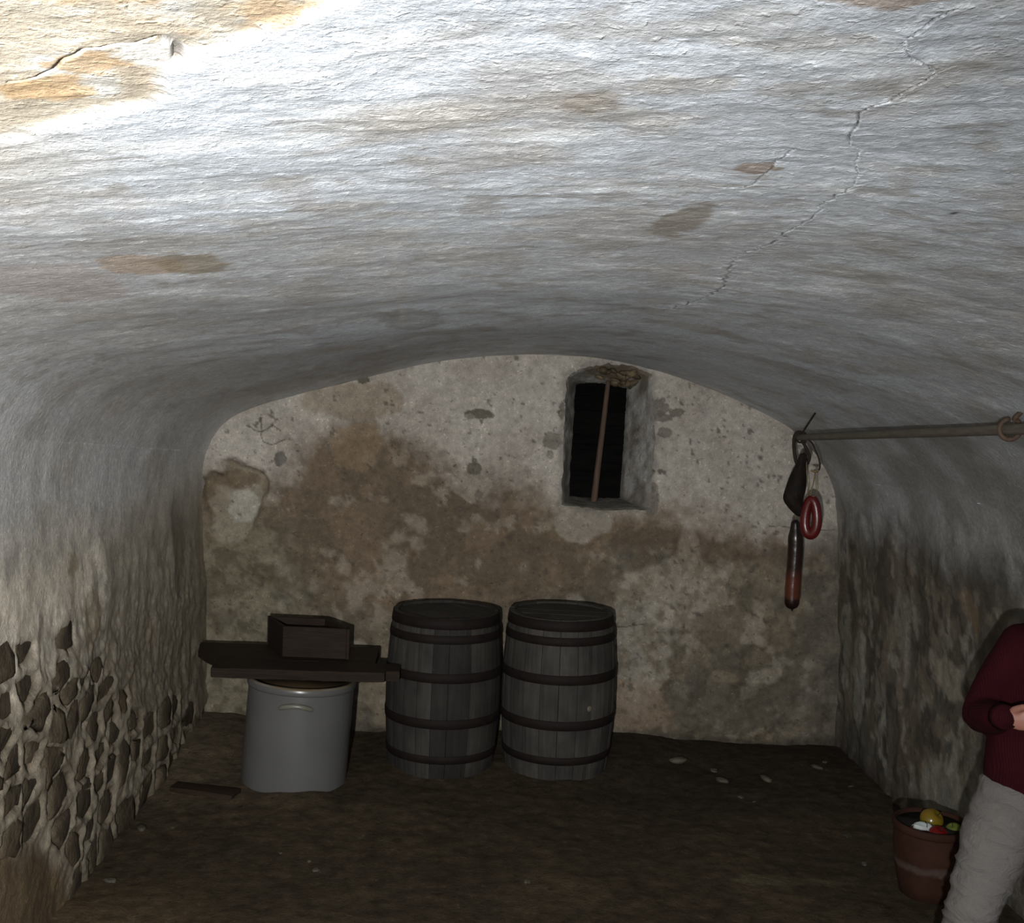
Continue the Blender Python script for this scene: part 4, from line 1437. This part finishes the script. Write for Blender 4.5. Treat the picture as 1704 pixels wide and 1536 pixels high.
# ---------------------------- person
def grow(name, parts, voxel, mat, parent, smooth=6, noise=None):
    """fuse overlapping closed tubes into one continuous skin"""
    bm = bmesh.new()
    for p in parts:
        tube(bm, *p)
    bmesh.ops.recalc_face_normals(bm, faces=bm.faces)
    me = bpy.data.meshes.new(name + '_raw')
    bm.to_mesh(me)
    bm.free()
    o = bpy.data.objects.new(name + '_raw', me)
    COL.objects.link(o)
    rm = o.modifiers.new('remesh', 'REMESH')
    rm.mode = 'VOXEL'
    rm.voxel_size = voxel
    sm = o.modifiers.new('smooth', 'SMOOTH')
    sm.iterations = smooth
    sm.factor = .5
    dg = bpy.context.evaluated_depsgraph_get()
    me2 = bpy.data.meshes.new_from_object(o.evaluated_get(dg))
    bpy.data.objects.remove(o)
    if noise:
        co = np.zeros(len(me2.vertices) * 3)
        nr = np.zeros(len(me2.vertices) * 3)
        me2.vertices.foreach_get('co', co)
        me2.vertices.foreach_get('normal', nr)
        co = co.reshape(-1, 3); nr = nr.reshape(-1, 3)
        co = co + nr * noise(co)[:, None]
        me2.vertices.foreach_set('co', co.ravel())
        me2.update()
    me2.name = name
    me2.materials.clear()
    return link(name, me2, mat, parent)

def build_person():
    px, py = 1.96, 3.38
    gz = fz(1.7, 3.35)
    root = empty('person', (px, py, 0))
    tag(root, 'person in maroon sweater and pale trousers at right, hands held together', 'person')
    def L(p):
        return (p[0] - px, p[1] - py, p[2])
    SR, SL = (1.855, 3.39, 1.285), (2.115, 3.38, 1.285)
    ER, EL = (1.742, 3.42, 1.055), (2.205, 3.41, 1.055)
    WR, WL = (1.708, 3.205, 1.105), (1.885, 3.15, 1.085)
    HR, HL = (1.850, 3.37, .800), (2.06, 3.38, .800)
    KR, KL = (1.682, 3.27, .490), (2.07, 3.33, .465)
    AR, AL = (1.650, 3.36, .085), (2.09, 3.42, .085)
    def rng(*ps): return [L(p) for p in ps]
    body = [
        (rng((1.955, 3.39, .80), (1.955, 3.39, 1.0), (1.965, 3.395, 1.2), (1.97, 3.395, 1.30)), [(.13, .10), (.12, .095), (.13, .09), (.06, .06)], 20),
        (rng((1.97, 3.395, 1.28), (1.968, 3.385, 1.40)), [.055, .050], 14),
        (rng((1.966, 3.385, 1.44), (1.966, 3.375, 1.50), (1.966, 3.375, 1.55)), [(.062, .066), (.074, .086), (.066, .080)], 20),
        (rng((1.964, 3.335, 1.405), (1.966, 3.36, 1.43)), [.034, .050], 14),
        (rng((1.964, 3.293, 1.492), (1.963, 3.272, 1.462)), [.009, .015], 8),
        (rng((1.945, 3.297, 1.428), (1.964, 3.287, 1.430), (1.983, 3.297, 1.428)), [.006, .009, .006], 8),
        (rng((1.888, 3.385, 1.50), (1.886, 3.39, 1.46)), [(.008, .018), (.007, .012)], 8),
        (rng((2.044, 3.385, 1.50), (2.046, 3.39, 1.46)), [(.008, .018), (.007, .012)], 8),
        (rng(SR, ER), [.048, .040], 14), (rng(ER, WR), [.040, .027], 14),
        (rng(SL, EL), [.048, .040], 14), (rng(EL, WL), [.040, .027], 14),
        (rng((1.98, 3.395, 1.27), SR), [.05, .05], 12), (rng((1.98, 3.395, 1.27), SL), [.05, .05], 12),
        (rng(HR, KR), [.080, .056], 16), (rng(KR, AR), [.054, .036], 14),
        (rng(HL, KL), [.080, .056], 16), (rng(KL, AL), [.054, .036], 14),
    ]
    # right hand: loose fist in front of the belly, knuckles towards the viewer
    def hand(w, d, side, spread):
        w = Vector(w); d = Vector(d).normalized()
        s = Vector(side); s = (s - d * s.dot(d)).normalized()
        u = d.cross(s)
        out = []
        out.append(([tuple(w), tuple(w + d * .035), tuple(w + d * .078)], [(.024, .020), (.036, .015), (.036, .014)], 12))
        for i, (off, ln) in enumerate(((-.027, .062), (-.009, .070), (.009, .066), (.026, .054))):
            b0 = w + d * .075 + s * off
            k1 = b0 + d * (ln * .42) + u * -.006
            k2 = k1 + d * (ln * .10) + u * -.026
            k3 = k2 - d * (ln * .22) + u * -.012
            out.append(([tuple(b0), tuple(k1), tuple(k2), tuple(k3)], [.0095, .0090, .0082, .0072], 10))
        t0 = w + d * .028 - s * .028
        t1 = t0 + d * .026 - s * .020 - u * .012
        t2 = t1 + d * .026 - s * .002 - u * .012
        t3 = t2 + d * .018 + s * .012 - u * .004
        out.append(([tuple(t0), tuple(t1), tuple(t2), tuple(t3)], [.013, .011, .0095, .0078], 10))
        return [([L(p) for p in a], b_, n_) for a, b_, n_ in out]
    body += hand(WR, (.085, -.055, .004), (0, .3, -1), 1)
    body += hand(WL, (-.085, -.01, .002), (0, .3, -1), 1)
    # voxel skin
    b = grow('body', body, .0045, M['skin'], root, 4)
    # ring on the right hand
    bm = bmesh.new()
    c = Vector(WR) + Vector((.095, -.062, .004)).normalized() * .094 + Vector((0, 0, .008))
    rp = []
    for i in range(14):
        a = 2 * math.pi * i / 14
        rp.append(L((c.x + .0, c.y + .0112 * math.cos(a), c.z + .0112 * math.sin(a))))
    tube(bm, rp, .0026, 6, close=True)
    bmesh.ops.create_uvsphere(bm, u_segments=10, v_segments=8, radius=.005, matrix=Matrix.Translation(L((c.x - .002, c.y - .0125, c.z + .002))))
    tag(obj_bm('finger_ring', bm, M['metal'], root), 'silver ring')

    # sweater
    def sw_noise(co):
        f = (fbm(co, (9, 9, 16), 3, 401) - .5) * .010 + (fbm(co, (26, 26, 34), 3, 402) - .5) * .005
        return f
    sweater = [
        (rng((1.955, 3.37, .855), (1.955, 3.37, .90), (1.957, 3.375, 1.0), (1.965, 3.385, 1.18), (1.97, 3.392, 1.285)),
         [(.208, .150), (.212, .150), (.200, .138), (.185, .128), (.10, .075)], 28),
        (rng((1.97, 3.395, 1.27), (1.97, 3.393, 1.335)), [(.085, .075), .062], 16),
        (rng((1.97, 3.395, 1.275), SR), [.080, .078], 16), (rng((1.97, 3.395, 1.275), SL), [.080, .078], 16),
        (rng(SR, ((SR[0] + ER[0]) / 2 - .01, 3.405, 1.17), ER), [.076, .070, .062], 16),
        (rng(ER, ((ER[0] + WR[0]) / 2, (ER[1] + WR[1]) / 2, 1.072), WR), [.062, .055, .036], 16),
        (rng(SL, ((SL[0] + EL[0]) / 2 + .01, 3.395, 1.17), EL), [.076, .070, .062], 16),
        (rng(EL, ((EL[0] + WL[0]) / 2, (EL[1] + WL[1]) / 2, 1.06), WL), [.062, .056, .040], 16),
    ]
    grow('sweater', sweater, .009, M['knit'], root, 5, sw_noise)
    # ribbed cuffs
    for W_, E_ in ((WR, ER), (WL, EL)):
        d = (Vector(W_) - Vector(E_)).normalized()
        bm = bmesh.new()
        p0 = Vector(W_) - d * .03
        p1 = Vector(W_) + d * .018
        tube(bm, [L(p0), L((p0 + p1) / 2), L(p1)], [.041, .039, .036], 20, endcap='flat')
        obj_bm('cuff', bm, M['knit'], root)

    def tr_noise(co):
        q = co.copy()
        q[:, 2] += .5 * q[:, 0]
        f = (1 - np.abs(2 * fbm(q, (4, 4, 15), 3, 411) - 1)) ** 3 * .012 + (fbm(co, (7, 7, 9), 3, 412) - .5) * .012
        return f
    trousers = [
        (rng((1.955, 3.375, .74), (1.955, 3.375, .84), (1.955, 3.375, .92)), [(.190, .120), (.196, .128), (.190, .122)], 28),
        (rng(HR, ((HR[0] + KR[0]) / 2 - .002, 3.315, .66), KR), [.115, .104, .075], 20),
        (rng(KR, ((KR[0] + AR[0]) / 2, 3.33, .28), (AR[0], AR[1], .10)), [.074, .068, .070], 20),
        (rng(HL, ((HL[0] + KL[0]) / 2 + .012, 3.345, .64), KL), [.115, .105, .084], 20),
        (rng(KL, ((KL[0] + AL[0]) / 2, 3.37, .28), (AL[0], AL[1], .10)), [.083, .078, .076], 20),
    ]
    grow('trousers', trousers, .009, M['trouser'], root, 8, tr_noise)
    for a in (AR, AL):
        bm = bmesh.new()
        g = fz(a[0], a[1])
        tube(bm, rng((a[0], a[1] + .055, g + .048), (a[0] - .004, a[1] - .02, g + .052), (a[0] - .012, a[1] - .10, g + .036), (a[0] - .016, a[1] - .165, g + .030)),
             [(.045, .038), (.048, .042), (.034, .045), (.026, .036)], 16)
        obj_bm('shoe', bm, M['shoe'], root)
    # hair: cap down to the nape, open at the face
    def hair_noise(co):
        return (fbm(co, (40, 40, 8), 3, 421) - .5) * .012
    hair = [
        (rng((1.966, 3.405, 1.46), (1.966, 3.402, 1.53), (1.966, 3.395, 1.575)), [(.086, .078), (.087, .088), (.072, .082)], 20),
        (rng((1.905, 3.40, 1.41), (1.893, 3.385, 1.50), (1.92, 3.36, 1.58)), [.024, .026, .026], 12),
        (rng((2.027, 3.40, 1.41), (2.039, 3.385, 1.50), (2.012, 3.36, 1.58)), [.024, .026, .026], 12),
        (rng((1.92, 3.325, 1.575), (1.966, 3.305, 1.588), (2.012, 3.325, 1.575)), [.022, .026, .022], 12),
    ]
    grow('hair', hair, .006, M['hair'], root, 5, hair_noise)
    for sx in (-.028, .028):
        bm = bmesh.new()
        bmesh.ops.create_uvsphere(bm, u_segments=14, v_segments=10, radius=.0125)
        ey = obj_bm('eye', bm, M['eye'], root)
        ey.location = L((1.965 + sx, 3.3095, 1.498))
        bm = bmesh.new()
        bmesh.ops.create_uvsphere(bm, u_segments=12, v_segments=8, radius=.006)
        bmesh.ops.scale(bm, vec=(1, .5, 1), verts=bm.verts)
        ir = obj_bm('iris', bm, M['hair'], ey)
        ir.location = (0, -.0108, 0)
build_person()
